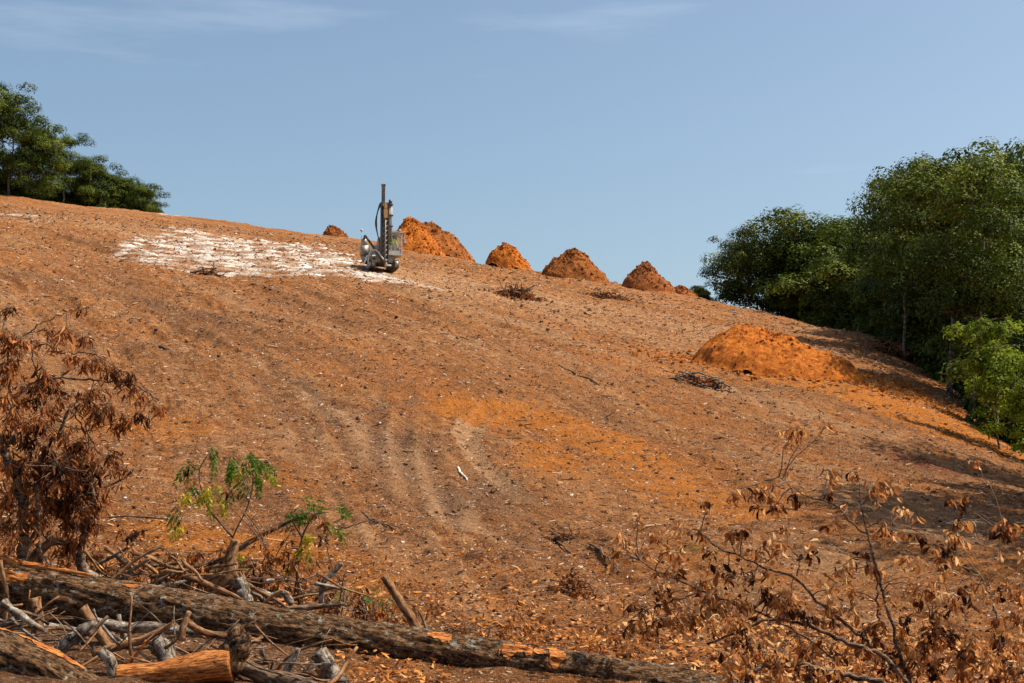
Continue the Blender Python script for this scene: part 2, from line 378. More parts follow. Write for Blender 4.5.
dust_poly = [(118,262),(135,235),(165,230),(235,238),(320,245),(372,262),(410,290),(330,283),(240,280),(160,272)]
PX, PY = proj(x, np.maximum(y, .1), co[:, 2])
gp = [ground_at(a, b_) for a, b_ in dust_poly]
def inpoly(px_, py_, poly):
    ins = np.zeros(len(px_), bool)
    for (ax, ay), (bx, by) in zip(poly, poly[1:]+poly[:1]):
        c_ = ((ay > py_) != (by > py_)) & (px_ < (bx-ax)*(py_-ay)/(by-ay+1e-12)+ax); ins ^= c_
    return ins
sel_ = (y > 70) & (y < 190)
ds = np.zeros(len(x)); xs, ys = x[sel_], y[sel_]
ins = inpoly(xs+fbm(xs/3, ys/3, 2, 1)*1.6, ys+fbm(xs/3+7, ys/3, 2, 2)*2.5, gp)
edge, _ = poly_dist(xs, ys, gp+gp[:1])
lay = .5+.5*np.clip(1.6*fbm(xs/2.2+.15*ys, ys/1.3, 4, 6)+.35, -1, 1)
spots = []
for i in range(-40, 50):
    for k_ in range(-12, 24):
        a_ = (gp[0][0]+i*1.75-k_*.55+rng.normal(0, .2), 112+k_*2.6+.12*i+rng.normal(0, .3))
        spots.append(a_)
spots = np.array(spots); spots = spots[inpoly(spots[:, 0], spots[:, 1], gp)]
sw = rng.uniform(.35, 1.0, len(spots))
for (a_, b2_), w_ in zip(spots, sw):
    m_ = (np.abs(xs-a_) < 4) & (np.abs(ys-b2_) < 4)
    if m_.any(): dd = np.zeros(len(xs)); dd[m_] = w_*np.exp(-((xs[m_]-a_)/.85)**2-((ys[m_]-b2_)/.75)**2); lay = lay+0; ds[sel_] += dd
ds[sel_] += np.where(ins, (.0+.13*lay)*sstep(-.5, 5, edge)+.03, .16*np.exp(-edge/2))
dust = ds+ell(*ground_at(415, 283), 4, 2.5, 0)*.30
for a, b_, r_ in ((175,214,2.2),(18,216,2.0),(345,262,.6)):
    dust = dust+ell(*ground_at(a, b_), r_, r_*.8)*.45
orange = line(ORANGE1, 1.1)*.5*(y > 25)+line(ORANGE1[:4], .9)*1.1+ell(*ground_at(590, 440), 2.2, 6)*.35+line(ORANGE1, 2.5)*.12+ell(*ground_at(480, 412), 1.3, 1.6)*.6
for a, b_, rx_, ry_, k_ in ((150,430,2.0,3.0,.55),(190,540,1.6,1.2,.6),(110,600,3,1.2,.4),(940,420,3.5,6,.6),(900,400,4,8,.6),(860,380,4,8,.55),(620,345,4,4,.3),(650,372,4,2.5,.45),(540,455,1.0,3,.5),
                          (980,560,2.0,2.0,.5),(750,575,2.2,2,.4),(250,345,5,8,.3),(60,300,6,6,.3),(340,560,2,2,.45),(450,600,1.6,1.2,.35),(640,500,2.5,4,.35),(480,390,3,5,.35),(900,330,3,3,.0)):
    orange = orange+ell(*ground_at(a, b_), rx_, ry_)*k_
PILE_C = ground_at(775, 372)
orange = orange+ell(PILE_C[0]+2.0, PILE_C[1]-2.0, 7.5, 7.5, .0)*.5+line(G((820,372),(880,395),(940,415),(985,440)), 2.2)*.6+ell(PILE_C[0], PILE_C[1], 6, 6)*.3
tan = line(TRACK, .26)*2.4+line(TRACK[:4], .5)*.8+line(G((600,435),(650,458),(700,490),(770,520)), .8)*.5+line(FAINT, 1.0)*.25+ell(*ground_at(560, 310), 24, 18)*.45+ell(*ground_at(120, 228), 22, 14)*.40+ell(*ground_at(330, 262), 22, 9)*.2
tan = tan+line(G((250,360),(330,405),(400,450),(470,520)), .7)*.3+ell(*ground_at(820, 560), 1.8, 1.6)*.5+ell(*ground_at(900, 455), 2.5, 3)*.35+ell(*ground_at(230, 440), 3, 3)*.35+line(G((320,490),(400,560),(470,620)), .5)*.35
for i, T_ in enumerate(TR2):
    dd_, aa_ = poly_dist(x, y, T_); k_ = np.sin(np.pi*np.clip(aa_, 0, 1))**.5; tan = tan+k_*(.18+.3*fbm(x/2, y/3, 3, i % 8))*np.exp(-((dd_-.36)/.2)**2)
tan = tan+ell(*ground_at(840, 335), 5, 3)*.4
dark = line(G((0,270),(60,283),(150,300),(250,330)), 1.6)*.5+ell(*ground_at(500, 292), 5, 3)*.5+ell(*ground_at(300, 400), 4, 10)*.3+ell(*ground_at(430, 470), 2, 6)*.3+ell(*ground_at(620, 380), 5, 6)*.35+ell(*ground_at(520, 500), 1.5, 3)*.4
for T_ in TR2: dark = dark+.25*np.exp(-(poly_dist(x, y, T_)[0]/.2)**2)
_px = x/np.maximum(y, 1)*F+512
dark = dark+.9*(1-sstep(300, 380, _px))*sstep(9, 11, y)*(1-sstep(15.6, 17.2, y))  # dark humus around the left trunk, with shade of the slash gaps painted in
red = ell(*ground_at(925, 462), 1.2, 2.2)*.75+ell(*ground_at(915, 455), .6, 1.2)*.2+ell(*ground_at(935, 400), 1.4, 2.2)*.45+ell(*ground_at(900, 350), 3, 3)*.5
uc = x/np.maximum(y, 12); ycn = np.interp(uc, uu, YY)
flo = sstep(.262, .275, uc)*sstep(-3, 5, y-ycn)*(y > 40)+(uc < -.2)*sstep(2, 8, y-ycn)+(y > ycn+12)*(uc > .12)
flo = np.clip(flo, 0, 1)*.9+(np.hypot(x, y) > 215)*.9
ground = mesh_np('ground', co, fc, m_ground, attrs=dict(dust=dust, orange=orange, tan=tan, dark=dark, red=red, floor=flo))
ground['kind'] = 'structure'

# ------------------------------------------------------------------ loose debris on the slope (nobody could count it)
def scatter(nn, ymin, ymax, power=1.0):
    t = rng.random(nn); yy_ = ymin*(ymax/ymin)**(t**power)
    u_ = rng.uniform(-.45, .42, nn); return u_*yy_, yy_
def shards(xs_, ys_, L, W, H, cols, name, lab, cat, matl, flat=.3):
    nn = len(xs_); zs = height(xs_, ys_)
    th = rng.uniform(0, 2*np.pi, nn); til = rng.normal(0, flat, nn)
    base = np.array([(-1,-1,-.6),(1,-.7,-.6),(.8,1,-.6),(-.9,.8,-.6),(-.7,-.6,.6),(.7,-.5,.8),(.5,.6,.7),(-.6,.5,.5)])
    v = base[None]*np.stack([L, W, H], -1)[:, None]*(1+rng.normal(0, .18, (nn, 8, 3)))
    c_, s_ = np.cos(til)[:, None], np.sin(til)[:, None]
    vx = v[..., 0]*c_-v[..., 2]*s_; vz = v[..., 0]*s_+v[..., 2]*c_; vy = v[..., 1]
    c_, s_ = np.cos(th)[:, None], np.sin(th)[:, None]
    V = np.stack([vx*c_-vy*s_+xs_[:, None], vx*s_+vy*c_+ys_[:, None], vz+zs[:, None]+H[:, None]*.35], -1).reshape(-1, 3)
    f = np.array([(4,5,6,7),(0,1,5,4),(1,2,6,5),(2,3,7,6),(3,0,4,7)])
    Fc = (np.arange(nn)[:, None, None]*8+f[None]).reshape(-1, 4)
    o = mesh_np(name, V, Fc, matl, smooth_=False, cols=np.repeat(cols, 5))
    return props(o, lab, cat, kind='stuff')
n1 = 110000; xs_, ys_ = scatter(n1, 13.5, 150, .8)
s_ = (.0035+.00042*ys_)*gexp(.5, n1)*.8
shards(xs_, ys_, s_*rng.uniform(.8, 3.2, n1), s_*.6, s_*.42, np.clip(rng.beta(1.2, 1.2, n1), 0, 1)**.6*.97, 'wood_chips', 'pale and dark wood chips and clods strewn over the bare brown hillside', 'debris', m_chip)
n1 = 9000; xs_, ys_ = scatter(n1, 13.5, 150, .8); s_ = (.007+.00045*ys_)*gexp(.55, n1)
shards(xs_, ys_, s_*1.2, s_, s_*.75, rng.uniform(.4, .8, n1), 'soil_clods', 'lumpy brown clods of earth scattered over the graded hillside', 'clods', m_clod)
pcx, pcy = PILE_C; n1 = 900; a_ = rng.uniform(0, 6.28, n1); r_ = 3.5+np.abs(rng.normal(0, 2.4, n1)); s_ = .05*gexp(.6, n1)
shards(pcx+1+np.cos(a_)*r_*1.2, pcy-.5+np.sin(a_)*r_*.9, s_*1.2, s_, s_*.8, np.full(n1, .5), 'spilled_clods', 'loose orange clods spilled round the wide orange mound', 'clods', m_pile)
n1 = 1300; xs_, ys_ = scatter(n1, 14, 140, .8); s_ = (.007+.00042*ys_)*gexp(.45, n1)
shards(xs_, ys_, s_*1.1, s_*.9, s_*.5, np.full(n1, 1.0)-rng.random(n1)*.08, 'pale_stones', 'small pale stones dotted over the brown hillside', 'stones', m_chip)
# thin sticks on the slope
n1 = 2600; xs_, ys_ = scatter(n1, 15, 140, .8); s_ = (.0035+.00016*ys_)*gexp(.4, n1)
shards(xs_, ys_, s_*rng.uniform(10, 26, n1), s_, s_*1.0, rng.choice([.05,.15,.7,.85], n1), 'stick_litter', 'thin broken sticks and roots littering the graded slope', 'sticks', m_chip, .12)

# white cuttings
m_dust, nt, b = mat('rock_dust', .95, .1); n = N(nt); pos = n.new('NewGeometry').outputs['Position']
f = n.noise(pos, 1.5, 7, .7); n.link(n.ramp(f, [(.36,(.40,.28,.19)),(.47,(.62,.55,.48)),(.62,(.74,.70,.65))]), b.inputs['Base Color']); n.bump(f, .8, .15, b)
mb = MB(); dv = []
gx = [p[0] for p in gp]; gy = [p[1] for p in gp]
cands = []
for i in range(-60, 60):
    for k_ in range(-30, 30):
        cx_ = i*1.15+k_*.35+rng.normal(0, .22); cy2 = 120+k_*1.75+rng.normal(0, .3)
        if min(gx)-2 < cx_ < max(gx)+2: cands.append((cx_, cy2))
cands = np.array(cands); ok = inpoly(cands[:, 0], cands[:, 1], gp)
for (cx_, cy2), w_ in zip(spots, sw):
    if w_ < .72: continue
    r0 = rng.uniform(.2, .42); nn_ = 12; rr_ = np.array([0, .3, .65, 1.0]); th = np.arange(nn_)/nn_*2*np.pi
    el = rng.uniform(1.0, 1.5); hh = rng.uniform(.05, .12)
    P_ = [];
    for r1 in rr_[1:]:
        w_ = r0*r1*(1+rng.normal(0, .12, nn_)); X_ = cx_+np.cos(th)*w_*el; Y_ = cy2+np.sin(th)*w_*.8
        P_.append(np.stack([X_, Y_, height(X_, Y_)+hh*(1-r1)**1.3-(.12 if r1 == 1 else 0)+.02], -1))
    P_ = np.concatenate(P_+[np.array([[cx_, cy2, hz(cx_, cy2)+hh]])]); id_ = np.arange(nn_*3).reshape(3, nn_); nx_ = np.roll(id_, -1, 1)
    f_ = np.stack([id_[:-1], id_[1:], nx_[1:], nx_[:-1]], -1).reshape(-1, 4); j_ = np.arange(0, nn_, 2)
    f_ = np.vstack([f_, np.stack([np.full(len(j_), nn_*3), j_, j_+1, (j_+2) % nn_], -1)]); mb.add(P_, f_, .5)
o = mb.build('drill_cuttings', m_dust); props(o, 'patch of small white heaps of rock dust in rows on the upper slope', 'rock dust', kind='stuff')

# ------------------------------------------------------------------ spoil heaps
def heap(px0, px1, pytop, pxtop, pybase, mat_, label, seed, ratio=.8, peaks=None, push=0, name='spoil_heap', group=None, sharp=1.25, wy=None):
    cx_, cy2 = ground_at((px0+px1)/2, pybase)
    if push: k_ = (cy2+push)/cy2; cx_ *= k_; cy2 += push
    W = (px1-px0)/2*cy2/F
    nT, nR = 120, 60; th = np.arange(nT)/nT*2*np.pi; r1 = np.linspace(0, 1, nR+1)[1:]
    T_, R_ = np.meshgrid(th, r1)
    edge_ = 1+.10*fbm(np.cos(T_)*2+seed, np.sin(T_)*2, 2, seed % 8)
    D = (wy or W*ratio)
    LX = np.cos(T_)*R_*W*edge_; LY = np.sin(T_)*R_*D*edge_
    X_ = cx_+LX; Y_ = cy2+LY; g0 = height(X_, Y_, False)
    hmax = 0; Hh = np.zeros_like(LX)
    pk = peaks or [(pxtop, pytop, 1.0)]
    for (ppx, ppy, wd) in pk:
        u_, t_ = ray(ppx, ppy); px_w = u_*cy2-cx_; top = t_*cy2; gt = float(height(u_*cy2, cy2, False)); Hp = top-gt
        ax = np.where(LX < px_w, px_w+W, W-px_w)*wd
        d_ = np.sqrt(((LX-px_w)/np.maximum(ax, .1))**2+(LY/(D*wd))**2+.03)-.05+.08*fbm(X_/1.1+seed*3, Y_/1.1, 2, seed % 8)
        Hh = np.maximum(Hh, Hp*np.clip(1-d_**(1/sharp)*1.0, 0, 1)**1.0*(1-.0*d_)) if False else np.maximum(Hh, Hp*np.clip(1-d_, 0, 1)**(1/sharp))
    rough_ = fbm(X_/1.3+seed, Y_/1.3, 4, seed % 8)
    Hh = Hh*(1+.20*rough_)+np.clip(Hh, 0, .4)*(.75*fbm(X_/.55, Y_/.45, 4, 2, .65)+.05)
    rill = fbm(T_*9+seed, R_*1.5, 2, 3); Hh = Hh-np.clip(Hh, 0, 1)*.05*rill
    Z_ = np.maximum(g0+Hh, g0)-.30*sstep(.82, 1.0, R_)
    c3 = np.stack([X_-cx_, Y_-cy2, Z_], -1).reshape(-1, 3)
    zt = float(height(cx_, cy2, False))
    zc_ = Z_[0].mean()
    c3 = np.vstack([c3, [0, 0, zc_]]); c3[:, 2] -= zt
    id_ = np.arange(nT*nR).reshape(nR, nT); nx_ = np.roll(id_, -1, 1)
    f_ = np.stack([id_[:-1], id_[1:], nx_[1:], nx_[:-1]], -1).reshape(-1, 4); j_ = np.arange(0, nT, 2)
    f_ = np.vstack([f_, np.stack([np.full(len(j_), nT*nR), j_, j_+1, (j_+2) % nT], -1)])
    o = mesh_np(name, c3, f_, mat_, loc=(cx_, cy2, zt))
    nc = int(260+W*110); pick = rng.integers(0, nT*nR, nc); pick = pick[(rng.random(nc) < np.clip(Hh.ravel()[pick]+.35, 0, 1))]; nc = len(pick)
    cc = c3[pick]+rng.normal(0, .03, (nc, 3)); sz = (.010+.0003*cy2)*gexp(.6, nc)[:, None, None]
    bb = np.array([(-1,-1,-.6),(1,-.7,-.6),(.8,1,-.6),(-.9,.8,-.6),(-.7,-.6,.6),(.7,-.5,.8),(.5,.6,.7),(-.6,.5,.5)])
    th_ = rng.uniform(0, 6.28, nc); V_ = bb[None]*sz*(1+rng.normal(0, .2, (nc, 8, 3))); vx_ = V_[..., 0]*np.cos(th_)[:, None]-V_[..., 1]*np.sin(th_)[:, None]; vy_ = V_[..., 0]*np.sin(th_)[:, None]+V_[..., 1]*np.cos(th_)[:, None]
    V_ = (np.stack([vx_, vy_, V_[..., 2]], -1)+cc[:, None]).reshape(-1, 3); F_ = (np.arange(nc)[:, None, None]*8+np.array([(4,5,6,7),(0,1,5,4),(1,2,6,5),(2,3,7,6),(3,0,4,7)])[None]).reshape(-1, 4)
    mesh_np('clods', V_, F_, mat_, o, False)['kind'] = 'stuff'
    return props(o, label, 'dirt pile', group)
GP = 'spoil heaps along the skyline'
heap(322, 350, 226, 333, 234, m_pile3, 'smallest reddish dirt heap on the skyline left of the drill rig', 1, push=1, group=GP)
heap(383, 450, 217, 410, 252, m_pile, 'tall orange dirt heap directly behind the drill rig', 2, .9, peaks=[(410,217,.9),(399,226,.8)], group=GP, push=1.5)
heap(398, 478, 221, 434, 253, m_pile2, 'rust brown dirt heap leaning on the right side of the orange one behind the rig', 3, .9, peaks=[(434,221,1.0)], group=GP, push=4)
heap(484, 534, 239, 505, 266, m_pile, 'lone pointed orange dirt heap second in the row right of the rig', 4, group=GP, push=1)
heap(540, 612, 248, 575, 280, m_pile2, 'two-humped brown dirt heap in the middle of the skyline row', 5, peaks=[(575,248,.95),(555,256,.7)], group=GP, push=1)
heap(621, 676, 262, 645, 293, m_pile3, 'red-orange pointed dirt heap nearest the right-hand trees on the skyline', 6, group=GP, push=1)
heap(668, 700, 286, 680, 298, m_pile3, 'low dark brown earth hump at the right end of the skyline heaps', 7, group=GP, push=1, name='earth_hump')
heap(688, 868, 325, 745, 372, m_pile, 'wide bright orange spoil mound spread on the slope below the trees', 8, wy=4.6, peaks=[(745,322,1.0),(778,330,.9),(820,350,.75)], name='spoil_mound', sharp=1.1)

# ------------------------------------------------------------------ trees
def make_tree(H, spread, seed, crown0=.35, leafm=None, nlimb=16, leaf=.24, dens=1.0, name='oak_tree', trunk_r=None, lean=0, dead=0, clumpk=1.0):
    """tree at the origin: tapered trunk with limbs, crown of many small leaf faces"""
    r = np.random.default_rng(seed)
    root = bpy.data.objects.new(name, None); COL.objects.link(root); root.empty_display_size = .3
    tr = trunk_r or H*.013
    tb = MB(); top = H*.93
    k = np.linspace(0, 1, 12); bend = np.cumsum(r.normal(0, .012*H, (12, 2)), 0); bend -= bend[0]
    tp = np.stack([bend[:, 0]+lean*k*H, bend[:, 1], k*top-.6*(k == 0)], 1)
    tb.tube(tp, tr*(1-.88*k**.9)*np.where(k == 0, 1.5, 1), 9, rough=.1, seed=seed % 7)
    cl = []
    for i in range(nlimb):
        h = crown0*.75+(.97-crown0*.75)*(i+r.random()*.7)/nlimb
        base = np.array([np.interp(h, k, tp[:, j]) for j in range(3)])
        az = i*2.4+r.normal(0, .4); t_ = (h-crown0)/(1-crown0); t_ = max(t_, 0)
        shape = math.sin(math.pi*min(1, .30+.60*t_))**.7
        L = spread*shape*r.uniform(.45, 1.2)+.03*H
        up = r.uniform(.15, .5)+.5*t_
        end = base+np.array([math.cos(az)*L, math.sin(az)*L, L*up])
        lp = wobble(base, end, 7, .10, int(r.integers(1e9)), sag=-.05)
        r0 = tr*(1-.85*h)*.55
        tb.tube(lp, np.linspace(r0, .02, 7), 5)
        if r.random() < dead: continue
        ns = 1+int(L/1.9)+(r.random() < .4)+(H < 10)*2
        for j in range(ns):
            q_ = .35+.65*(j+r.random())/ns; p = np.array([np.interp(q_, np.linspace(0, 1, 7), lp[:, m]) for m in range(3)])
            e2 = p+np.array([r.normal(0, .5), r.normal(0, .5), r.normal(.15, .35 if H > 10 else .6)])*L*(.42 if H > 10 else .6)
            tb.tube(wobble(p, e2, 4, .12, int(r.integers(1e9))), np.linspace(r0*.4+.008, .01, 4), 4, cap=False)
            cl.append((e2, r.uniform(.062, .118)*H*clumpk*(.8+.3*shape)))
            if r.random() < .12: cl.append(((p+e2)/2, r.uniform(.045, .06)*H*clumpk))
    for j in range(5): cl.append((tp[-1]+r.normal(0, .035*H, 3), .06*H*clumpk))
    tb.build('trunk', m_trunk, root)
    P_, C_, D_ = [], [], []
    for c_, s in cl:
        nn = int(190*dens*(s/(.075*H))**2*(H/12)**1.1)
        d = r.normal(0, 1, (nn, 3)); d[:, 2] = np.abs(d[:, 2])*1.1-.3; d /= np.linalg.norm(d, axis=1)[:, None]
        rr_ = .95*s*(.62+.38*r.random(nn)**.6)[:, None]*(1+.25*np.sin(d[:, :1]*5+s*40)*np.cos(d[:, 1:2]*4))
        D_.append(d); P_.append(c_+d*rr_*np.array([1.1, 1.1, .78 if H > 10 else 1.0])); C_.append(np.clip(r.normal(.45+r.normal(0, .24), .16, nn), 0, 1))
    P_ = np.concatenate(P_); C_ = np.concatenate(C_); nn = len(P_)
    nrm = r.normal(0, .34, (nn, 3))+np.concatenate(D_)*1.2+np.array([0, 0, .35]); nrm /= np.linalg.norm(nrm, axis=1)[:, None]
    a = np.cross(nrm, r.normal(0, 1, (nn, 3))); a /= np.linalg.norm(a, axis=1)[:, None]; b_ = np.cross(nrm, a)
    s = (leaf*r.uniform(.6, 1.25, nn))[:, None]
    V = np.stack([P_-a*s*.5, P_+b_*s*.33+nrm*s*.08, P_+a*s*.5, P_-b_*s*.33+nrm*s*.08], 1).reshape(-1, 3)
    mesh_np('crown', V, np.arange(nn*4).reshape(-1, 4), leafm or m_leaf, root, False, C_)
    root['H'] = float(P_[:, 2].max())*.985
    return root
_proto = {}
def place_tree(proto, px, ptop, y, label, group, rz=None, hs=1.0, cat='tree', name=None, dy=0, z=None):
    u_, t_ = ray(px, ptop); X = u_*y; zb = hz(X, y) if z is None else z; top = t_*y
    first = proto not in _proto
    src = PROTO[proto]
    o = src if first else copy_tree(src)
    _proto[proto] = 1
    s = max(.15, (top-zb)/src['H']); o.location = (X, y, zb-.15); o.rotation_euler = (0, 0, rng.uniform(0, 6.28) if rz is None else rz)
    o.scale = (s*hs, s*hs, s)
    return props(o, label, cat, group)
PROTO = {
 'j': make_tree(15, 2.7, 31, .50, m_leaf, 14, .22, trunk_r=.17),
 'a': make_tree(15, 3.6, 21, .30, m_leafd, 18, .22),
 'b': make_tree(15, 3.2, 22, .38, m_leaf, 16, .22),
 'c': make_tree(14, 3.9, 23, .22, m_leafd, 20, .22),
 'd': make_tree(9, 2.3, 24, .46, m_leafd, 13, .18, trunk_r=.10),
 'e': make_tree(9, 2.3, 25, .42, m_leafd, 11, .18, trunk_r=.09, lean=.06),
 'f': make_tree(9, 2.5, 26, .10, m_leaf, 24, .18, dens=1.35, clumpk=1.15),
 'g': make_tree(5, 1.25, 27, .22, m_leafy, 12, .15, dens=1.5, trunk_r=.05, name='sapling'),
 'h': make_tree(3, .95, 28, .03, m_leafd, 20, .11, dens=2.4, name='bush', clumpk=1.7),
 'i': make_tree(13, 3.6, 29, .12, m_leaf, 24, .22, dens=1.2, clumpk=1.15),
}
GL = 'trees on the left skyline'; GR = 'trees along the right edge of the clearing'; GS = 'small trees on the right skyline'
place_tree('i', -20, 76, 176, 'tall tree cut by the left frame edge, its crown fullest at the corner', GL, hs=1.2)
place_tree('c', 14, 86, 174, 'tallest leafy green tree at the far left on the hilltop', GL, hs=1.0)
place_tree('f', 36, 118, 172, 'light green tree standing in front of the tallest one on the left hilltop', GL, hs=1.1)
place_tree('b', 64, 132, 178, 'open tree with bare pale limbs showing, second clump of the left hilltop', GL, hs=1.1)
place_tree('f', 84, 152, 180, 'rounded dark tree at the middle of the left hilltop row', GL, hs=1.2)
place_tree('d', 106, 160, 182, 'dark tree fourth from the left corner on the hilltop', GL, hs=1.3)
place_tree('f', 126, 172, 184, 'low dark tree next to last in the left hilltop row', GL, hs=1.4)
place_tree('f', 144, 180, 180, 'small bushy tree ending the left hilltop row at its right', GL, hs=1.2, rz=1.0)
for px_, y_ in [(4,178),(22,180),(40,176),(58,181),(76,183),(95,184),(113,186),(132,187),(152,185)]:
    place_tree('h', px_, 166+px_*.24, y_, 'low dark bush under the trees of the left hilltop', 'bushes under the left hilltop trees', hs=1.3, cat='bush')
# right skyline
for a in [('h',702,283,150,'sparse shrub at the left foot of the right skyline trees',1.4),
 ('e',722,238,152,'slender leaning tree first of the right skyline row with sky under its crown',1.0),
 ('d',744,224,150,'round-topped tree second of the right skyline row with thin bare trunk',1.15),
 ('e',762,224,154,'thin trunked tree third of the right skyline row',1.25),
 ('d',786,216,150,'broad crowned tree fourth of the right skyline row',1.25),
 ('e',800,222,156,'narrow tree half hidden between the fourth and the highest of the skyline row',1.3),
 ('f',824,203,150,'highest leafy tree of the right skyline row, bushy down to the ground',1.35),
 ('d',856,212,148,'tree with a dim grey green crown between the skyline row and the tall forest edge',1.2),
 ('f',868,226,138,'bushy tree filling the gap left of the tall forest edge',1.4),
 ('c',846,222,158,'tree seen behind the dim grey green one on the right skyline',1.1)]:
    place_tree(a[0], a[1], a[2], a[3], a[4], GS, hs=a[5], cat='tree' if a[0] != 'h' else 'shrub')
for px_, pt, y_, lab in [(806,272,150,'bushy shrub under the highest skyline tree'),(838,280,146,'shrub just right of the highest skyline tree at ground level'),(862,290,138,'leafy shrub at the corner where skyline trees meet the tall forest')]:
    place_tree('h', px_, pt, y_, lab, 'shrubs under the right skyline trees', hs=1.1, cat='shrub')
# forest edge
for a in [('j',900,166,100,'tall tree with open left lobe, first of the forest edge with straight grey trunk',.9),
 ('a',934,158,116,'tall dense tree just behind the first trunk of the forest edge',.85),
 ('c',932,146,108,'tall dark tree between the first and second bare trunks of the forest edge',.8),
 ('j',942,146,80,'tallest tree of the forest edge with long bare grey trunk',1.1),
 ('j',963,150,74,'tall tree whose pale trunk stands right of the longest bare trunk',1.0),
 ('i',985,142,100,'dense tall tree behind the pale trunk near the right border',.8),
 ('a',1004,140,92,'tall tree above the bright sapling at the right border',.9),
 ('c',1028,146,88,'tall tree cut by the right border of the frame',.95),
 ('c',1056,150,80,'tree mostly outside the frame whose branches reach in over the right border',.8)]:
    place_tree(a[0], a[1], a[2], a[3], a[4], GR, hs=a[5])
for px_, pt, y_ in [(905,245,122),(920,215,126),(930,190,122),(955,185,112),(975,180,110),(1000,180,105),(1020,180,98),(1045,190,92),(920,262,104),(1012,240,78)]:
    place_tree('ci'[px_ % 2], px_, pt, y_, 'shaded inner tree of the dark forest behind the forest edge', 'inner trees of the right forest', hs=1.1)
for px_, pt, y_ in [(885,300,116),(915,305,112),(928,315,105),(955,330,98),(978,335,90),(1000,345,74),(1018,370,66),(1030,300,68),(905,300,112),(940,300,104),(965,290,100),(990,300,92)]:
    place_tree('h', px_, pt, y_, 'dark shaded undergrowth bush among the trunks of the forest edge', 'undergrowth of the forest edge', hs=1.1, cat='bush')
place_tree('g', 996, 312, 60, 'sunlit bright green sapling with thin pale stem in front of the dark forest', None)
place_tree('g', 1028, 350, 58, 'second sunlit green sapling cut by the right border beside the larger one', None, hs=1.0)
# trees just outside the right border that shade the lower slope
for k_, (X, Y) in enumerate([(26,48),(31,46),(23.5,40),(29,40),(21,34),(20,30)]):
    o = copy_tree(PROTO['abci'[k_ % 4]]); o.location = (X, Y, hz(X, Y)-.2); s = [1.2,1.15,1.1,.95,1.3,1.0,.75,.8][k_]; o.scale = (s*.9, s*.9, s); o.rotation_euler = (0, 0, k_*1.3)
    props(o, 'forest tree standing just outside the right border whose shadow falls on the slope', 'tree', 'forest trees beyond the right border')

# ------------------------------------------------------------------ stakes
for px_, py_, hh, lab in [(858,338,.9,'thin wooden survey stake at the top edge of the shaded bank'),(866,352,1.1,'thin pale survey stake a little lower on the shaded bank')]:
    X, Y = ground_at(px_, py_+4); mb = MB(); z0 = hz(X, Y)
    mb.box((0,0,hh/2-.1), (.09,.05,hh+.2)); mb.box((0,-.01,hh+.03), (.10,.03,.10))
    props(mb.build('survey_stake', m_pale, smooth_=False, loc=(X, Y, z0)), lab, 'stake', 'survey stakes')
# red clay bank / root mass at the forest corner
def brushpile(px, py, w, h, n_, seed, label, mats=m_branch, name='brush_pile', L=1.0, r0=.03, cat='brush pile', cols=None):
    X, Y = ground_at(px, py); z0 = hz(X, Y); r = np.random.default_rng(seed); root = empty(name, (X, Y, z0), label=label, cat=cat, group='heaps of brush on the hillside')
    mb = MB()
    for i in range(n_):
        p = np.array([r.normal(0, w*.4), r.normal(0, w*.35), 0]); p[2] = hz(X+p[0], Y+p[1])-z0+r.uniform(0, h)*math.exp(-(p[0]/w)**2*2)
        d = r.normal(0, 1, 3)*np.array([1, .8, .28]); d *= L*r.uniform(.3, 1)/np.linalg.norm(d)
        mb.tube(wobble(p-d, p+d, 5, .12, int(r.integers(1e9))), np.linspace(r0, r0*.4, 5)*r.uniform(.5, 1.3), 5, col=r.random())
    mb.build('branches', mats, root)
    nn = n_*9; P_ = np.stack([r.normal(0, w*.42, nn), r.normal(0, w*.35, nn), np.zeros(nn)], 1); P_[:, 2] = height(X+P_[:, 0], Y+P_[:, 1])-z0+r.random(nn)*h*np.exp(-(P_[:, 0]/w)**2*2)
    a = r.normal(0, 1, (nn, 3)); a /= np.linalg.norm(a, axis=1)[:, None]; b_ = np.cross(a, r.normal(0, 1, (nn, 3))); b_ /= np.linalg.norm(b_, axis=1)[:, None]
    s = Y*.0016*r.uniform(.6, 1.6, nn)[:, None]
    V = np.stack([P_-a*s, P_+b_*s*.5, P_+a*s, P_-b_*s*.5], 1).reshape(-1, 3)
    mesh_np('leaves', V, np.arange(nn*4).reshape(-1, 4), m_deadr, root, False, r.random(nn)*.8)
brushpile(520, 296, 2.0, .5, 40, 1, 'dark reddish heap of brush on the upper slope below the drill rig heaps', L=1.2, r0=.05)
brushpile(612, 300, 2.0, .4, 34, 2, 'low dark heap of brush below the two-humped dirt heap', L=1.2, r0=.05)
brushpile(700, 388, 1.1, .35, 34, 3, 'grey heap of weathered sticks left of the wide orange mound', m_pale, L=1.0, r0=.05)
brushpile(208, 276, .8, .15, 20, 4, 'small dark brush heap at the lower edge of the white dust', L=.9, r0=.05)
brushpile(905, 345, 3.0, 1.0, 60, 5, 'reddish brown root heap where the bank meets the tall forest', m_brown, L=1.6, r0=.07)
brushpile(560, 532, .35, .1, 16, 6, 'low tangle of brown twigs on the middle slope above the fallen tree', m_twig, L=.35, r0=.012)
brushpile(575, 598, .35, .35, 30, 7, 'small upright tuft of broken rust brown wood on the lower slope', m_brown, L=.22, r0=.012)
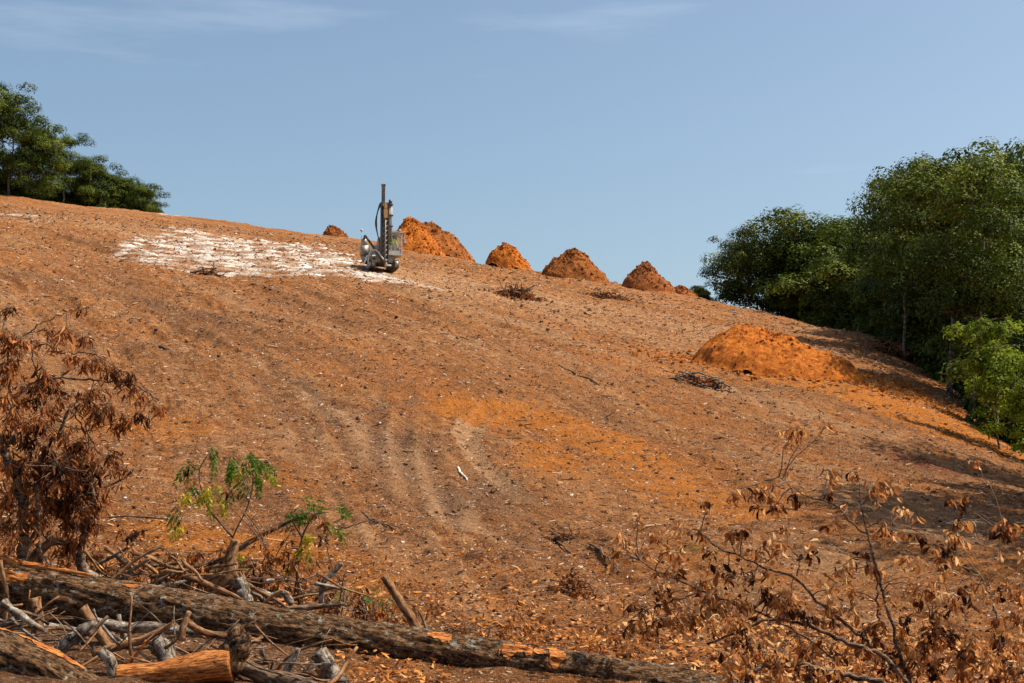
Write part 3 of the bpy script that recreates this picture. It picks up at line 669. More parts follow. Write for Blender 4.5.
# pale stick lying on the slope
def stick(px0, py0, px1, py1, r0, m_, label, name='fallen_stick', lift=.03, group=None, cat='stick', r1=None, amp=.03):
    (ax, ay), (bx, by) = ground_at(px0, py0), ground_at(px1, py1)
    n_ = 9; t_ = np.linspace(0, 1, n_); X = ax+(bx-ax)*t_; Y = ay+(by-ay)*t_; Z = height(X, Y)+lift
    p = np.stack([X, Y, Z], 1); p[1:-1] += rng.normal(0, amp*.3, (n_-2, 3)); c = p[0].copy()
    mb = MB(); mb.tube(p-c, np.linspace(r0, r1 or r0*.5, n_), 7, col=.5, rough=.2)
    return props(mb.build(name, m_, loc=c), label, cat, group)
m_white, nt, b = mat('bleached_wood', .8, .2); b.inputs['Base Color'].default_value = (.72, .66, .58, 1)
stick(458, 467, 467, 478, .03, m_white, 'short bleached white stick lying inside the curved tyre track')
stick(548, 525, 575, 548, .03, m_branch, 'dark crooked stick lying on the slope right of the tyre track')
stick(590, 545, 620, 572, .025, m_branch, 'thin dark stick in the small gully above the oak leaves')
stick(150, 338, 182, 358, .06, m_branch, 'dark fallen branch on the upper left slope')
stick(362, 512, 398, 532, .02, m_branch, 'thin dark twig on bare soil above the broken post')
stick(560, 372, 600, 392, .05, m_branch, 'dark fallen branch on the slope above the orange streak')

# ------------------------------------------------------------------ drill rig
def simple(name, col, rough=.6, metal=0, dirt=.5):
    m, nt, b = mat(name, rough, .4); n = N(nt); b.inputs['Metallic'].default_value = metal
    f = n.noise(n.new('TexCoord').outputs['Object'], 3.5, 6, .7)
    n.link(n.mix(n.ramp(f, [(.42,0.0),(.62,dirt)]), col, (.33,.22,.14)), b.inputs['Base Color']); return m
m_rigw = simple('dusty_light_paint', (.50,.49,.46), .5); m_rigd = simple('dark_steel', (.050,.048,.045), .55, .3, .35)
m_rigg = simple('grey_steel', (.30,.29,.27), .5, .3, .5); m_rub = simple('black_hose', (.02,.02,.02), .5, 0, .15)
m_rigy = simple('ochre_paint', (.40,.22,.06), .5, 0, .5)
m_glass, nt, b = mat('cab_glass', .05, .6); b.inputs['Base Color'].default_value = (.75,.85,.82,1); b.inputs['Alpha'].default_value = .10
m_vis, nt, b = mat('hi_vis_fabric', .8, .2); b.inputs['Base Color'].default_value = (.62,.85,.02,1)
m_skin, nt, b = mat('skin', .6, .3); b.inputs['Base Color'].default_value = (.48,.28,.19,1)
m_hat, nt, b = mat('white_helmet', .4, .4); b.inputs['Base Color'].default_value = (.75,.75,.72,1)
rx, ry = ground_at(381, 271); rz0 = hz(rx, ry)
rig = empty('drill_rig', (rx, ry, rz0), R(18), label='dusty tracked rock drill with tall dark mast standing beside the white rock dust', cat='drill rig')
def cyl(mb, a, b_, r0, n_=12, r1=None, col=.5): mb.tube(np.linspace(a, b_, 3), np.linspace(r0, r1 or r0, 3), n_, col=col)
def track(x0):
    pts = []; L, hgt = 2.9, .78
    for i in range(40):
        t_ = i/40*2*math.pi; c_, s_ = math.cos(t_), math.sin(t_)
        yy_ = max(-1, min(1, c_*1.35)); zz_ = s_
        pts.append((yy_*(L/2-.25)+c_*.22, .42+zz_*.38))
    pts = np.array(pts); mb = MB(); w = .42
    for i in range(40):
        a, c_ = pts[i], pts[(i+1) % 40]; d = c_-a; Lm = np.linalg.norm(d)
        if Lm < 1e-4: continue
        an = math.atan2(d[1], d[0]); M = Matrix.Rotation(an, 3, 'X')
        mb.box((x0, (a[0]+c_[0])/2, (a[1]+c_[1])/2), (w, Lm*.92, .07), M)
        mb.box((x0, (a[0]+c_[0])/2, (a[1]+c_[1])/2), (w*.98, .03, .13), M)
    tr = mb.build('track', m_rigd, rig, False)
    for yy_ in (-1.25, 1.25):
        m2 = MB(); cyl(m2, (x0-.15, yy_, .42), (x0+.15, yy_, .42), .30, 18); m2.build('sprocket', m_rigg, tr)
    for yy_ in (-.75, -.37, 0, .37, .75):
        m3 = MB(); cyl(m3, (x0-.13, yy_, .2), (x0+.13, yy_, .2), .13, 12); m3.build('roller', m_rigg, tr)
    m4 = MB(); m4.box((x0, 0, .46), (.22, 2.1, .26)); m4.build('track_frame', m_rigw, tr, False)
track(-.98); track(.98)
mb = MB(); mb.box((0, .1, .72), (1.5, 2.6, .34)); mb.box((0, .3, .98), (1.9, 2.9, .2)); mb.build('chassis', m_rigg, rig, False)
mb = MB(); mb.box((-.1, 1.1, 1.62), (1.7, 1.9, 1.06)); mb.box((-.1, 1.15, 2.2), (1.3, 1.5, .1)); eh = mb.build('engine_hood', m_rigw, rig, False)
mb = MB()
for k_ in range(7): mb.box((-.97, 1.1, 1.3+k_*.11), (.03, 1.3, .05))
mb.build('grille', m_rigd, eh, False)
mb = MB(); cyl(mb, (.3, 1.5, 2.2), (.3, 1.5, 2.9), .07); mb.build('exhaust_pipe', m_rigd, eh)
# cab on the right
cx0, cx1, cy0_, cy1_, cz0, cz1 = .22, 1.42, -1.35, .15, 1.15, 3.1
mb = MB(); t_ = .11
for X_ in (cx0, cx1):
    for Y_ in (cy0_, cy1_): mb.box((X_, Y_, (cz0+cz1)/2), (t_, t_, cz1-cz0-.12))
mb.box(((cx0+cx1)/2, (cy0_+cy1_)/2, cz1), (cx1-cx0+.24, cy1_-cy0_+.3, .14)); mb.box(((cx0+cx1)/2, (cy0_+cy1_)/2, cz0+.08), (cx1-cx0+.12, cy1_-cy0_+.12, .18))
for X_ in (cx0, cx1): mb.box((X_, (cy0_+cy1_)/2, cz0+.36), (t_*.7, cy1_-cy0_-.12, .4))
mb.box(((cx0+cx1)/2, cy1_, cz0+.6), (cx1-cx0-.12, .06, 1.0))
mb.box(((cx0+cx1)/2, cy0_, cz0+.27), (cx1-cx0-.12, t_*.6, .22))
cab = mb.build('cab', m_rigw, rig, False)
for nm, c_, d_ in (('front_window', ((cx0+cx1)/2, cy0_, 2.2), (cx1-cx0-.14, .02, 1.55)), ('side_window', (cx1, (cy0_+cy1_)/2, 2.34), (.02, cy1_-cy0_-.14, 1.3)), ('side_window', (cx0, (cy0_+cy1_)/2, 2.34), (.02, cy1_-cy0_-.14, 1.3))):
    mb = MB(); mb.box(c_, d_); mb.build(nm, m_glass, cab, False)
mb = MB(); mb.box((.82, -.30, 1.75), (.5, .5, .12)); mb.box((.82, -.02, 2.1), (.48, .1, .7)); mb.build('seat', m_rub, cab, False)
mb = MB(); mb.box((.82, .08, 2.3), (1.0, .05, 1.5)); mb.build('rear_lining', m_rub, cab, False)
mb = MB(); mb.box((1.0, -1.1, 1.65), (.5, .2, .35)); mb.build('control_panel', m_rub, cab, False)
for X_ in (.45, 1.2):
    mb = MB(); cyl(mb, (X_, -1.55, 3.22), (X_, -1.40, 3.22), .09, 12); mb.build('work_light', m_rigw, cab)
mb = MB(); mb.box((1.62, -1.4, 2.6), (.06, .06, .5)); mb.box((1.70, -1.42, 2.35), (.16, .05, .3)); mb.build('mirror', m_rigw, cab, False)
# mast (feed beam) with rock drill
mx_, my_ = -.18, -1.95; mb = MB(); Hm = 6.0
mb.box((mx_, my_, .35+Hm*.42), (.54, .20, Hm*.84)); 
for s_ in (-1, 1): mb.box((mx_+s_*.30, my_-.06, .35+Hm*.42), (.06, .34, Hm*.84))
mast = mb.build('feed_mast', m_rigd, rig, False)
mb = MB(); mb.box((mx_-.12, my_+.02, 5.95), (.26, .22, 1.75)); mb.box((mx_-.12, my_+.02, 6.85), (.32, .24, .14)); mb.build('mast_top', m_rigd, mast, False)
mb = MB()
for i in range(11):
    z_ = .7+i*.40; mb.tube([(mx_-.17, my_-.24, z_), (mx_+.17, my_-.24, z_+.36)], .02, 5); 
mb.build('lattice', m_rigg, mast)
mb = MB(); cyl(mb, (mx_, my_-.34, .2), (mx_, my_-.34, 4.6), .045, 8); mb.build('drill_rod', m_rigg, mast)
mb = MB(); mb.box((mx_, my_-.34, 4.4), (.30, .30, .7)); mb.box((mx_, my_-.34, 5.05), (.22, .22, .5)); mb.build('rock_drill', m_rigy, mast, False)
mb = MB(); cyl(mb, (mx_, my_-.34, .25), (mx_, my_-.34, .62), .17, 14); mb.box((mx_, my_-.1, .55), (.5, .5, .12)); mb.build('dust_hood', m_rigd, mast)
# rod carousel on the right of the mast
mb = MB(); 
for k_ in range(6):
    a = k_/6*6.283; cyl(mb, (.30+.13*math.cos(a), my_+.13*math.sin(a), 1.9), (.30+.13*math.cos(a), my_+.13*math.sin(a), 5.3), .035, 6)
car = mb.build('rod_rack', m_rigg, rig)
mb = MB()
for z_ in (1.95, 3.4, 4.3, 5.2):
    mb = MB(); cyl(mb, (.30, my_, z_), (.30, my_, z_+.10), .24, 14); mb.box((.06, my_, z_+.05), (.4, .10, .09)); mb.build('rod_clamp', m_rigd, car)
mb = MB(); cyl(mb, (.30, my_, 5.3), (.30, my_, 5.65), .15, 12); mb.build('rod_cap', m_rigd, car)
# boom from chassis to mast
mb = MB(); mb.tube([(-.35, .1, 1.3), (-.35, -.7, 2.5), (-.2, -1.75, 2.7)], [.17, .15, .13], 8); mb.tube([(-.35, -.3, 1.1), (-.25, -1.7, 1.7)], .09, 8); mb.build('boom', m_rigw, rig)
# hoses
for k_ in range(4):
    mb = MB(); a = np.array([(-.35, -.9, 2.2), (-.75-.06*k_, -1.6, 3.1+.2*k_), (-.85+.04*k_, -1.9, 4.3+.15*k_), (-.55, -1.95, 5.2+.12*k_), (-.32, -2.0, 4.9+.12*k_), (-.2, -2.2, 4.7)])
    mb.tube(resample(a, 18), .045, 6); mb.build('hose', m_rub, rig)
# dust collector on the left with its dome
mb = MB(); mb.box((-1.35, .5, 1.7), (.6, .8, .8)); mb.tube([(-1.35,.5,2.15),(-1.35,.5,2.55),(-1.35,.5,2.8)], [.28,.26,.12], 16); mb.tube([(-1.35,.5,1.25),(-1.35,.5,.75)], [.34,.12], 12)
dc = mb.build('dust_collector', m_rigg, rig)
mb = MB(); mb.tube(resample([(-1.35,.4,2.7),(-1.5,-.4,2.9),(-1.3,-1.3,2.2),(-.7,-1.9,1.1),(-.3,-2.1,.6)], 16), .10, 8); mb.build('suction_hose', m_rub, dc)
mb = MB(); cyl(mb, (-1.62, .3, 2.5), (-1.62, .3, 3.35), .025, 6); mb.tube([(-1.62,.3,3.30),(-1.62,.3,3.42),(-1.62,.3,3.5)], [.10,.13,.05], 10); mb.build('beacon', m_rigw, dc)
# white A-shaped guard / leg in front on the left
mb = MB(); mb.tube(resample([(-1.45,-1.55,.1),(-1.40,-1.7,1.2),(-1.2,-1.85,1.55),(-.85,-2.0,1.45),(-.05,-2.45,.15)], 14), .065, 8); mb.box((0, -2.5, .07), (.5, .35, .1)); mb.build('front_guard', m_rigw, rig)
mb = MB(); mb.tube([(-.6,-1.0,1.1),(-1.6,-1.8,.9),(-1.9,-2.0,.12)], .07, 7); mb.box((-1.9,-2.0,.07), (.4,.4,.08)); mb.build('front_jack', m_rigw, rig)
# operator seated in the cab: one continuous skinned body
def person(loc, rz):
    P = [(0,0,.5),(0,.02,.78),(0,.03,.98),(0,.01,1.12),(0,-.02,1.27),(.19,.02,.97),(.27,-.08,.72),(.20,-.32,.68),(-.19,.02,.97),(-.27,-.08,.72),(-.20,-.32,.68),(.11,-.05,.48),(.13,-.45,.50),(.13,-.48,.08),(.13,-.62,.04),(-.11,-.05,.48),(-.13,-.45,.50),(-.13,-.48,.08),(-.13,-.62,.04)]
    E = [(0,1),(1,2),(2,3),(3,4),(2,5),(5,6),(6,7),(2,8),(8,9),(9,10),(0,11),(11,12),(12,13),(13,14),(0,15),(15,16),(16,17),(17,18)]
    Rr = [.16,.15,.15,.06,.105,.075,.055,.04,.075,.055,.04,.10,.075,.05,.045,.10,.075,.05,.045]
    me = bpy.data.meshes.new('person'); me.from_pydata(P, E, []); o = bpy.data.objects.new('person', me); COL.objects.link(o)
    o.location = loc; o.rotation_euler = (0,0,rz); o.scale = (1.12,)*3; sk = o.modifiers.new('skin', 'SKIN')
    if not me.skin_vertices: me.attributes.new('skin', 'FLOAT_VECTOR', 'POINT')
    for i, r_ in enumerate(Rr):
        me.skin_vertices[0].data[i].radius = (r_, r_*.8); me.skin_vertices[0].data[i].use_root = (i == 0)
    o.modifiers.new('sub', 'SUBSURF').levels = 2; o.modifiers['sub'].render_levels = 2; me.materials.append(m_skin)
    props(o, 'seated drill operator in a bright yellow-green safety vest inside the cab', 'person')
    mb = MB(); mb.tube([(0,.01,.50),(0,.02,.75),(0,.03,.95),(0,.02,1.08)], [.21,.215,.22,.10], 14)
    for s_ in (-1, 1): mb.tube([(.12*s_,.02,1.0),(.22*s_,.0,.92),(.28*s_,-.08,.70)], [.10,.10,.085], 8)
    v = mb.build('vest', m_vis); v.parent = o
    mb = MB(); mb.tube([(0,-.02,1.28),(0,-.02,1.33),(0,-.02,1.40),(0,-.02,1.44)], [.15,.14,.11,.04], 12); h = mb.build('hard_hat', m_hat); h.parent = o
rig.scale = (.9, .9, .9)
_rot = Matrix.Rotation(R(18), 3, 'Z')
pl = Vector((rx, ry, rz0))+_rot @ Vector((.66, -.55, 1.22)); person(pl, R(18))

# ------------------------------------------------------------------ foreground: felled trees and slash
def pw(pts, Y, Y1=None):            # polyline traced in the photo, standing at depth Y (to Y1 at its end)
    n_ = len(pts); Y1 = Y if Y1 is None else Y1
    return [at(a, b_, Y+(Y1-Y)*i/max(n_-1, 1)) for i, (a, b_) in enumerate(pts)]
def along(p, seg=None):              # object frame: X along the limb so bark runs lengthwise
    d = Vector(p[-1])-Vector(p[0]); return d.to_track_quat('X', 'Z')
def limb(pts, Y, rad, m_, name, label, cat, group=None, Y1=None, n=None, rough=.12, seed=1, nseg=12, ends=None, tips=True, parent=None, world=None, sub=0):
    P_ = world if world is not None else pw(pts, Y, Y1); P_ = resample(P_, n or max(8, 5*len(P_)), 0)
    rad = np.interp(np.linspace(0, 1, len(P_)), np.linspace(0, 1, len(rad)), rad) if np.ndim(rad) else np.full(len(P_), rad)
    qn = along(P_); o0 = Vector(P_[0]); Mi = np.array(qn.to_matrix().transposed()); L = (P_-P_[0]) @ Mi.T
    L[1:-1] += rng.normal(0, 1, (len(P_)-2, 3))*rad[1:-1, None]*.06
    mb = MB(); mb.tube(L, rad, nseg, rough=rough, seed=seed)
    o = mb.build(name, m_); o.location = o0; o.rotation_mode = 'QUATERNION'; o.rotation_quaternion = qn
    if label: props(o, label, cat, group)
    return o, L, rad
def log_thing(pts, Y, Y1, rad, m_, name, label, patches, seed=1, nseg=72, nl=420, amp=.05):
    P_ = resample(pw(pts, Y, Y1), nl)
    rad = np.interp(np.linspace(0, 1, nl), np.linspace(0, 1, len(rad)), rad)
    qn = along(P_); Mi = np.array(qn.to_matrix().transposed()); L = (P_-P_[0]) @ Mi.T
    t_ = np.linspace(0, 1, nl); th = np.arange(nseg)/nseg*2*np.pi
    Ln = np.linalg.norm(L[-1]); TT_, HH_ = np.meshgrid(t_*Ln, th, indexing='ij')
    ridg = lambda k, f1, f2: .5*(np.abs(fbm(np.cos(HH_)*f2+3*k, TT_*f1+np.sin(HH_)*f2, 3, k))+np.abs(fbm(np.sin(HH_)*f2+7, TT_*f1+np.cos(HH_)*f2+5, 3, k+1)))
    furrow = np.abs(fbm(HH_*nseg/2/np.pi/4.0+.6*np.sin(TT_*2), TT_*2.2, 3, 2))
    RD = rad[:, None]*(1+amp*2.0*fbm(np.cos(HH_)*.8+TT_*.8, np.sin(HH_)*.8+TT_*.5, 3, seed)+.20*(furrow-.15)+.12*ridg(4, 9, 7))
    Xc = np.repeat(L[:, 0:1], nseg, 1); Yc = L[:, 1:2]+np.cos(HH_)*RD; Zc = L[:, 2:3]+np.sin(HH_)*RD
    root = empty(name, P_[0], label=label, cat='fallen tree'); root.rotation_mode = 'QUATERNION'; root.rotation_quaternion = qn
    V = np.stack([Xc, Yc, Zc], -1).reshape(-1, 3); id_ = np.arange(nl*nseg).reshape(nl, nseg); nx_ = np.roll(id_, -1, 1)
    f_ = np.stack([id_[:-1], nx_[:-1], nx_[1:], id_[1:]], -1).reshape(-1, 4)
    k0 = len(V); V = np.vstack([V, L[0], L[-1]]); j_ = np.arange(0, nseg, 2)
    f_ = np.vstack([f_, np.stack([id_[0][j_], np.full(len(j_), k0), id_[0][(j_+2) % nseg], id_[0][j_+1]], -1), np.stack([id_[-1][j_], id_[-1][j_+1], id_[-1][(j_+2) % nseg], np.full(len(j_), k0+1)], -1)])
    mesh_np('bark', V, f_, m_, root)
    # torn bare patches: thin shells lying 4 mm proud of the bark, ragged outline; angle measured towards the camera
    for (t0, tw, a0, aw, kseed) in patches:
        nn_ = 50; ts = np.linspace(t0-tw, t0+tw, nn_); hs_ = np.linspace(a0-aw, a0+aw, nn_)
        A_, B_ = np.meshgrid(ts, hs_, indexing='ij')
        fi = np.clip(A_*(nl-1), 0, nl-1.001); fj = (B_/(2*np.pi)*nseg) % nseg
        i0 = fi.astype(int); j0 = fj.astype(int) % nseg; di = fi-i0; dj = fj-np.floor(fj)
        samp = lambda Q: (Q[i0, j0]*(1-di)*(1-dj)+Q[i0+1, j0]*di*(1-dj)+Q[i0, (j0+1) % nseg]*(1-di)*dj+Q[i0+1, (j0+1) % nseg]*di*dj)
        X_, Y_, Z_ = samp(Xc), samp(Yc), samp(Zc); cx_ = np.interp(A_, t_, L[:, 1]); cz_ = np.interp(A_, t_, L[:, 2])
        dn = np.hypot(Y_-cx_, Z_-cz_); k_ = 1+(.006+.006*vn(A_*160, B_*9, 2))/dn
        Y_ = cx_+(Y_-cx_)*k_; Z_ = cz_+(Z_-cz_)*k_
        d_ = np.hypot((A_-t0)/tw, (B_-a0)/aw)+.75*fbm((A_-t0)/tw*2.2+kseed, (B_-a0)/aw*1.6, 3, kseed)
        keep = (d_[:-1, :-1] < .8)
        id2 = np.arange(nn_*nn_).reshape(nn_, nn_); f2 = np.stack([id2[:-1, :-1], id2[1:, :-1], id2[1:, 1:], id2[:-1, 1:]], -1)[keep]
        if len(f2): mesh_np('bare_patch', np.stack([X_, Y_, Z_], -1).reshape(-1, 3), f2, m_wood, root)
    return root, L, Mi
# the big fallen tree crossing the lower left corner; angle 90 deg = top, 180 deg or 0 = the side facing the camera
big, BL, BM = log_thing([(-60,576),(0,583),(130,603),(300,631),(450,652),(600,673),(720,692),(840,716)], 14.6, 15.4, [.20,.205,.205,.195,.182,.17,.158,.13], m_logbark, 'fallen_tree',
    'long bark-covered fallen tree trunk lying across the lower left foreground',
    [(.539,.015,R(125),.42,2),(.617,.010,R(142),.6,3),(.634,.010,R(128),.5,4),(.672,.012,R(138),.75,6),(.651,.008,R(125),.3,5),
     (.09,.05,R(80),.4,3),(.06,.035,R(150),.4,2),(.20,.014,R(120),.2,7)])
for a_, r_ in (((-60,560),(0,561),(40,567),(92,575)), [.07,.06,.035,.01]), (((-40,552),(10,559),(40,566)), [.03,.025,.01]):
    o, _, _ = limb(a_, 14.72, r_, m_wood, 'torn_strip', None, None, n=14, rough=.3, nseg=8); o.parent = big; o.matrix_parent_inverse = (Matrix.Translation(big.location) @ big.rotation_quaternion.to_matrix().to_4x4()).inverted()
cor, _, _ = log_thing([(-60,635),(0,657),(40,673),(90,700)], 12.6, 12.6, [.22,.22,.21,.20], m_logbark, 'fallen_tree', 'short lichen-flecked log poking up in the bottom left corner',
    [(.45,.25,R(80),.30,3),(.70,.2,R(85),.35,5)], seed=4, nl=120)
spl, _, _ = log_thing([(118,676),(160,674),(205,667),(232,664)], 12.7, 12.7, [.085,.10,.13,.14], m_wood, 'split_log', 'split orange log with bare wood at the bottom left', [], seed=2, nl=60, nseg=30)
TW = 'weathered branches heaped under and behind the fallen trunk'
def br(pts, Y, rad, m_, label, Y1=None, **k): return limb(pts, Y, rad, m_, 'broken_branch', label, 'branch', TW, Y1=Y1, **k)
br([(226,666),(232,655),(240,641),(233,628)], 12.75, [.15,.13,.11,.07], m_logbark, 'dark charred looking branch stub joined to the end of the split orange log')
br([(235,662),(262,676),(300,684),(330,700)], 12.9, [.07,.075,.08,.08], m_branch, 'curved brown and white flecked branch at the bottom right of the split orange log')
br([(318,652),(326,664),(344,690)], 13.4, [.085,.08,.085], m_pale, 'thick whitish branch standing out below the middle of the fallen trunk')
br([(93,622),(120,628),(153,627),(190,632),(228,638)], 13.8, [.05,.055,.05,.05,.035], m_pale, 'pale grey branch lying level just under the fallen trunk')
br([(82,608),(98,632),(112,650)], 13.6, [.055,.05,.045], m_brown, 'rusty brown branch slanting down from the fallen trunk at the left')
br([(96,624),(82,632),(66,643),(58,656),(50,674)], 13.3, [.055,.065,.06,.055,.05], m_pale, 'crooked pale branch bent like an elbow below the fallen trunk')
br([(93,654),(120,646),(143,640),(173,624)], 13.2, [.035,.04,.035,.02], m_brown, 'reddish brown stick crossing behind the crooked pale branch')
br([(128,664),(140,650),(146,640)], 12.9, [.02,.016,.008], m_wood, 'small orange splintered stick between the pale branches')
br([(20,630),(28,606),(30,590)], 13.5, [.008,.008,.006], m_wood, 'thin orange sliver upright under the left end of the trunk')
br([(0,560),(8,600),(2,640)], 13.8, [.02,.02,.02], m_brown, 'thin brown stick at the left border under the trunk')
br([(34,598),(38,625),(36,660),(44,690)], 13.5, [.06,.06,.05,.05], m_brown, 'upright brown root under the trunk near the left border')
br([(155,640),(165,652),(172,672)], 13.2, [.09,.08,.10], m_pale, 'stubby pale knotted branch between the crooked one and the split log')
br([(100,650),(112,662),(112,690)], 12.8, [.05,.05,.05], m_pale, 'frayed whitish upright stub left of the split orange log')
br([(236,540),(231,556),(230,572),(214,590),(196,604)], 15.9, [.05,.075,.11,.13,.14], m_brown, 'thick knotted brown root rising behind the middle of the fallen trunk')
br([(238,578),(243,594),(250,612)], 15.6, [.07,.08,.08], m_pale, 'whitish stub leaning beside the thick knotted brown root')
br([(240,572),(248,590),(254,606)], 15.7, [.025,.05,.05], m_brown, 'narrow brown stub touching the whitish one behind the trunk')
br([(309,512),(284,524),(252,540),(230,555),(200,572),(160,592)], 16.2, [.022,.025,.03,.032,.035,.04], m_branch, 'long thin grey branch sloping up to the right above the knotted root')
br([(342,563),(332,574),(322,583),(321,604)], 15.8, [.025,.03,.032,.03], m_pale, 'bent pale grey branch behind the trunk right of the green vine')
br([(345,604),(312,607),(280,612),(262,616)], 15.5, [.015,.03,.045,.05], m_branch, 'grey branch lying level along the top of the trunk')
br([(256,590),(272,596),(284,592),(292,604)], 15.7, [.035,.03,.04,.04], m_pale, 'white lichen covered branch with a knob behind the trunk')
br([(148,590),(175,585),(205,577),(222,574)], 15.8, [.035,.035,.03,.02], m_pale, 'silvery split branch pressed against the trunk behind it')
br([(150,577),(172,572),(206,570)], 15.9, [.03,.03,.02], m_brown, 'brown branch above the silvery split one')
br([(74,548),(79,560),(84,572),(98,580)], 15.4, [.05,.055,.06,.05], m_pale, 'grey white fork of the dead bush touching the trunk')
br([(40,595),(30,560),(52,540),(66,544)], 15.2, [.06,.06,.05,.03], m_brown, 'twisted rusty root arching behind the left end of the trunk')
br([(120,585),(132,570),(150,558)], 15.6, [.03,.025,.015], m_branch, 'short grey branch pointing up right above the trunk')
br([(384,576),(396,596),(410,616),(424,640)], 15.6, [.042,.048,.05,.05], m_brown, 'broken brown post leaning upright behind the middle of the trunk', nseg=14)
br([(419,611),(424,622),(430,640)], 15.5, [.012,.013,.014], m_branch, 'thin dark stick beside the leaning brown post')
br([(104,488),(125,478),(134,468)], 16.5, [.012,.014,.012], m_branch, 'short thin grey stick right of the dead bush')
br([(96,518),(130,516),(168,519)], 16.8, [.008,.01,.008], m_branch, 'slender bare twig level behind the trunk at the left')
# tangle of small sticks (repeats)
r = np.random.default_rng(3)
for i in range(300):
    if i < 215: px_ = r.uniform(-10, 350); py_ = r.uniform(606, 690)+px_*.10; Y = r.uniform(12.8, 14.1)
    else: px_ = r.uniform(90, 350); py_ = 575+(px_-90)*.12+r.uniform(-22, 22); Y = r.uniform(15.4, 16.6)
    c_ = at(px_, py_, Y); a = r.uniform(-.9, .9) if r.random() < .75 else r.uniform(1, 2.1); L_ = r.uniform(.12, .42)
    d = np.array([math.cos(a), r.normal(0, .4), math.sin(a)*.7])*L_; r0 = r.choice([.006,.010,.016,.026,.04], p=[.22,.24,.24,.2,.10])
    P_ = wobble(c_-d, c_+d, 7, .10, int(r.integers(1e9)))
    o, _, _ = limb(None, 0, [r0, r0*.6], [m_branch, m_pale, m_brown, m_brown][i % 4], 'broken_stick', 'small broken stick tangled in the slash heap around the fallen trunk', 'stick', 'small sticks tangled in the slash heap', world=P_, n=9, nseg=6)
# ------------------------------------------------------------------ leaves
def leaves_mesh(name, C_, L_, W_, m_, parent=None, cols=None, droop=.8, curl=.5, r=None, loc=None, flat=False):
    """curled leaves: each a folded strip of six faces, hanging from its centre point"""
    r = r or rng; nn = len(C_); C_ = np.asarray(C_, float)
    if loc is not None: C_ = C_-np.array(loc)
    ax = r.normal(0, 1, (nn, 3)); ax[:, 2] = ax[:, 2]*.5-droop*2
    if flat: ax[:, 2] = r.normal(0, .25, nn)
    ax /= np.linalg.norm(ax, axis=1)[:, None]
    sd_ = np.cross(ax, r.normal(0, 1, (nn, 3)))
    if flat: sd_ = np.cross(np.array([0,0,1.])+r.normal(0, .45, (nn, 3)), ax)
    sd_ /= np.linalg.norm(sd_, axis=1)[:, None]; up = np.cross(sd_, ax)
    s = np.array([0, .33, .68, 1.0]); w = np.array([.12, .95, .75, .04])
    L_ = (L_*r.uniform(.4, 1.4, nn)); W_ = (W_*r.uniform(.4, 1.5, nn)); cu_ = r.normal(0, curl, nn)+curl*.6; fo = r.uniform(.2, 1.1, nn)
    V = []
    for k in range(4):
        ctr = C_+ax*(s[k]*L_)[:, None]+up*(np.sin(s[k]*2.2)*cu_*L_*.45)[:, None]
        for side in (-1, 0, 1):
            V.append(ctr+sd_*(side*w[k]*W_*.5*np.cos(fo))[:, None]+up*(abs(side)*w[k]*W_*.5*np.sin(fo))[:, None])
    V = np.stack(V, 1).reshape(-1, 3)
    q_ = np.array([(3*k+j, 3*k+j+1, 3*k+j+4, 3*k+j+3) for k in range(3) for j in range(2)])
    f_ = (np.arange(nn)[:, None, None]*12+q_[None]).reshape(-1, 4)
    cols = np.clip(r.beta(1.1, 1.1, nn), 0, 1) if cols is None else cols
    return mesh_np(name, V, f_, m_, parent, True, np.repeat(cols, 6), loc=loc)
def dead_branch(name, label, cat, group, polys, clusters, m_l, L_=.11, W_=.055, stemm=None, seed=0, nper=9, spread=.13, curl=.5, extra=0):
    """polys: list of (pixel polyline, Y0, Y1, r0, r1); clusters: (px, py, spread px, n)"""
    r = np.random.default_rng(seed); b0 = pw(polys[0][0], polys[0][1], polys[0][2])[0]
    root = empty(name, tuple(b0), label=label, cat=cat, group=group); C0 = np.array(b0); allp = []
    mb = MB()
    for (pl_, Ya, Yb, r0, r1) in polys:
        P_ = resample(pw(pl_, Ya, Yb), 8+4*len(pl_)); P_[1:-1] += r.normal(0, .008, (len(P_)-2, 3)); mb.tube(P_-C0, np.linspace(r0, r1, len(P_)), 8, col=.45, rough=.12); allp.append(P_)
    mb.build('stem', stemm or m_branch, root)
    A_ = np.concatenate(allp); pp = np.array([proj(*p) for p in A_])
    tw = MB(); LC, LK = [], []
    for (cx_, cy2, sp_, nn) in clusters:
        i = np.argmin(np.hypot(pp[:, 0]-cx_, pp[:, 1]-cy2)+r.uniform(0, 6, len(pp))); Y = A_[i][1]+r.normal(0, .12)
        tgt = at(cx_, cy2, Y); L1 = np.linalg.norm(tgt-A_[i])
        if L1 > .02: tp_ = wobble(A_[i], tgt, 7, .10, int(r.integers(1e9)), sag=-.08); tw.tube(tp_-C0, np.linspace(.007, .003, 7), 5, col=r.uniform(.3, .9), cap=False)
        nt_ = max(1, nn//5); ck = r.choice([.18, .5, .62, .72], p=[.22, .26, .26, .26])
        for k in range(nt_):
            e = tgt+np.array([r.normal(0, 1), r.normal(0, .8), r.normal(0, .75)])*sp_*Y/F*.8
            tw.tube(wobble(tgt, e, 5, .14, int(r.integers(1e9)))-C0, np.linspace(.004, .002, 5), 4, col=r.uniform(.2, .9), cap=False)
            for m in range(max(1, int(round(nn/nt_)))):
                LC.append(tgt+(e-tgt)*r.uniform(.1, 1.05)+r.normal(0, .018, 3)); LK.append(np.clip(r.normal(ck, .24), 0, 1))
    if tw.n: tw.build('twigs', m_twig, root)
    if LC: leaves_mesh('leaves', np.array(LC)-C0, L_, W_, m_l, root, np.array(LK), r=r, curl=curl)
    return root
GB = 'dead oak branches with brown leaves in the lower right'
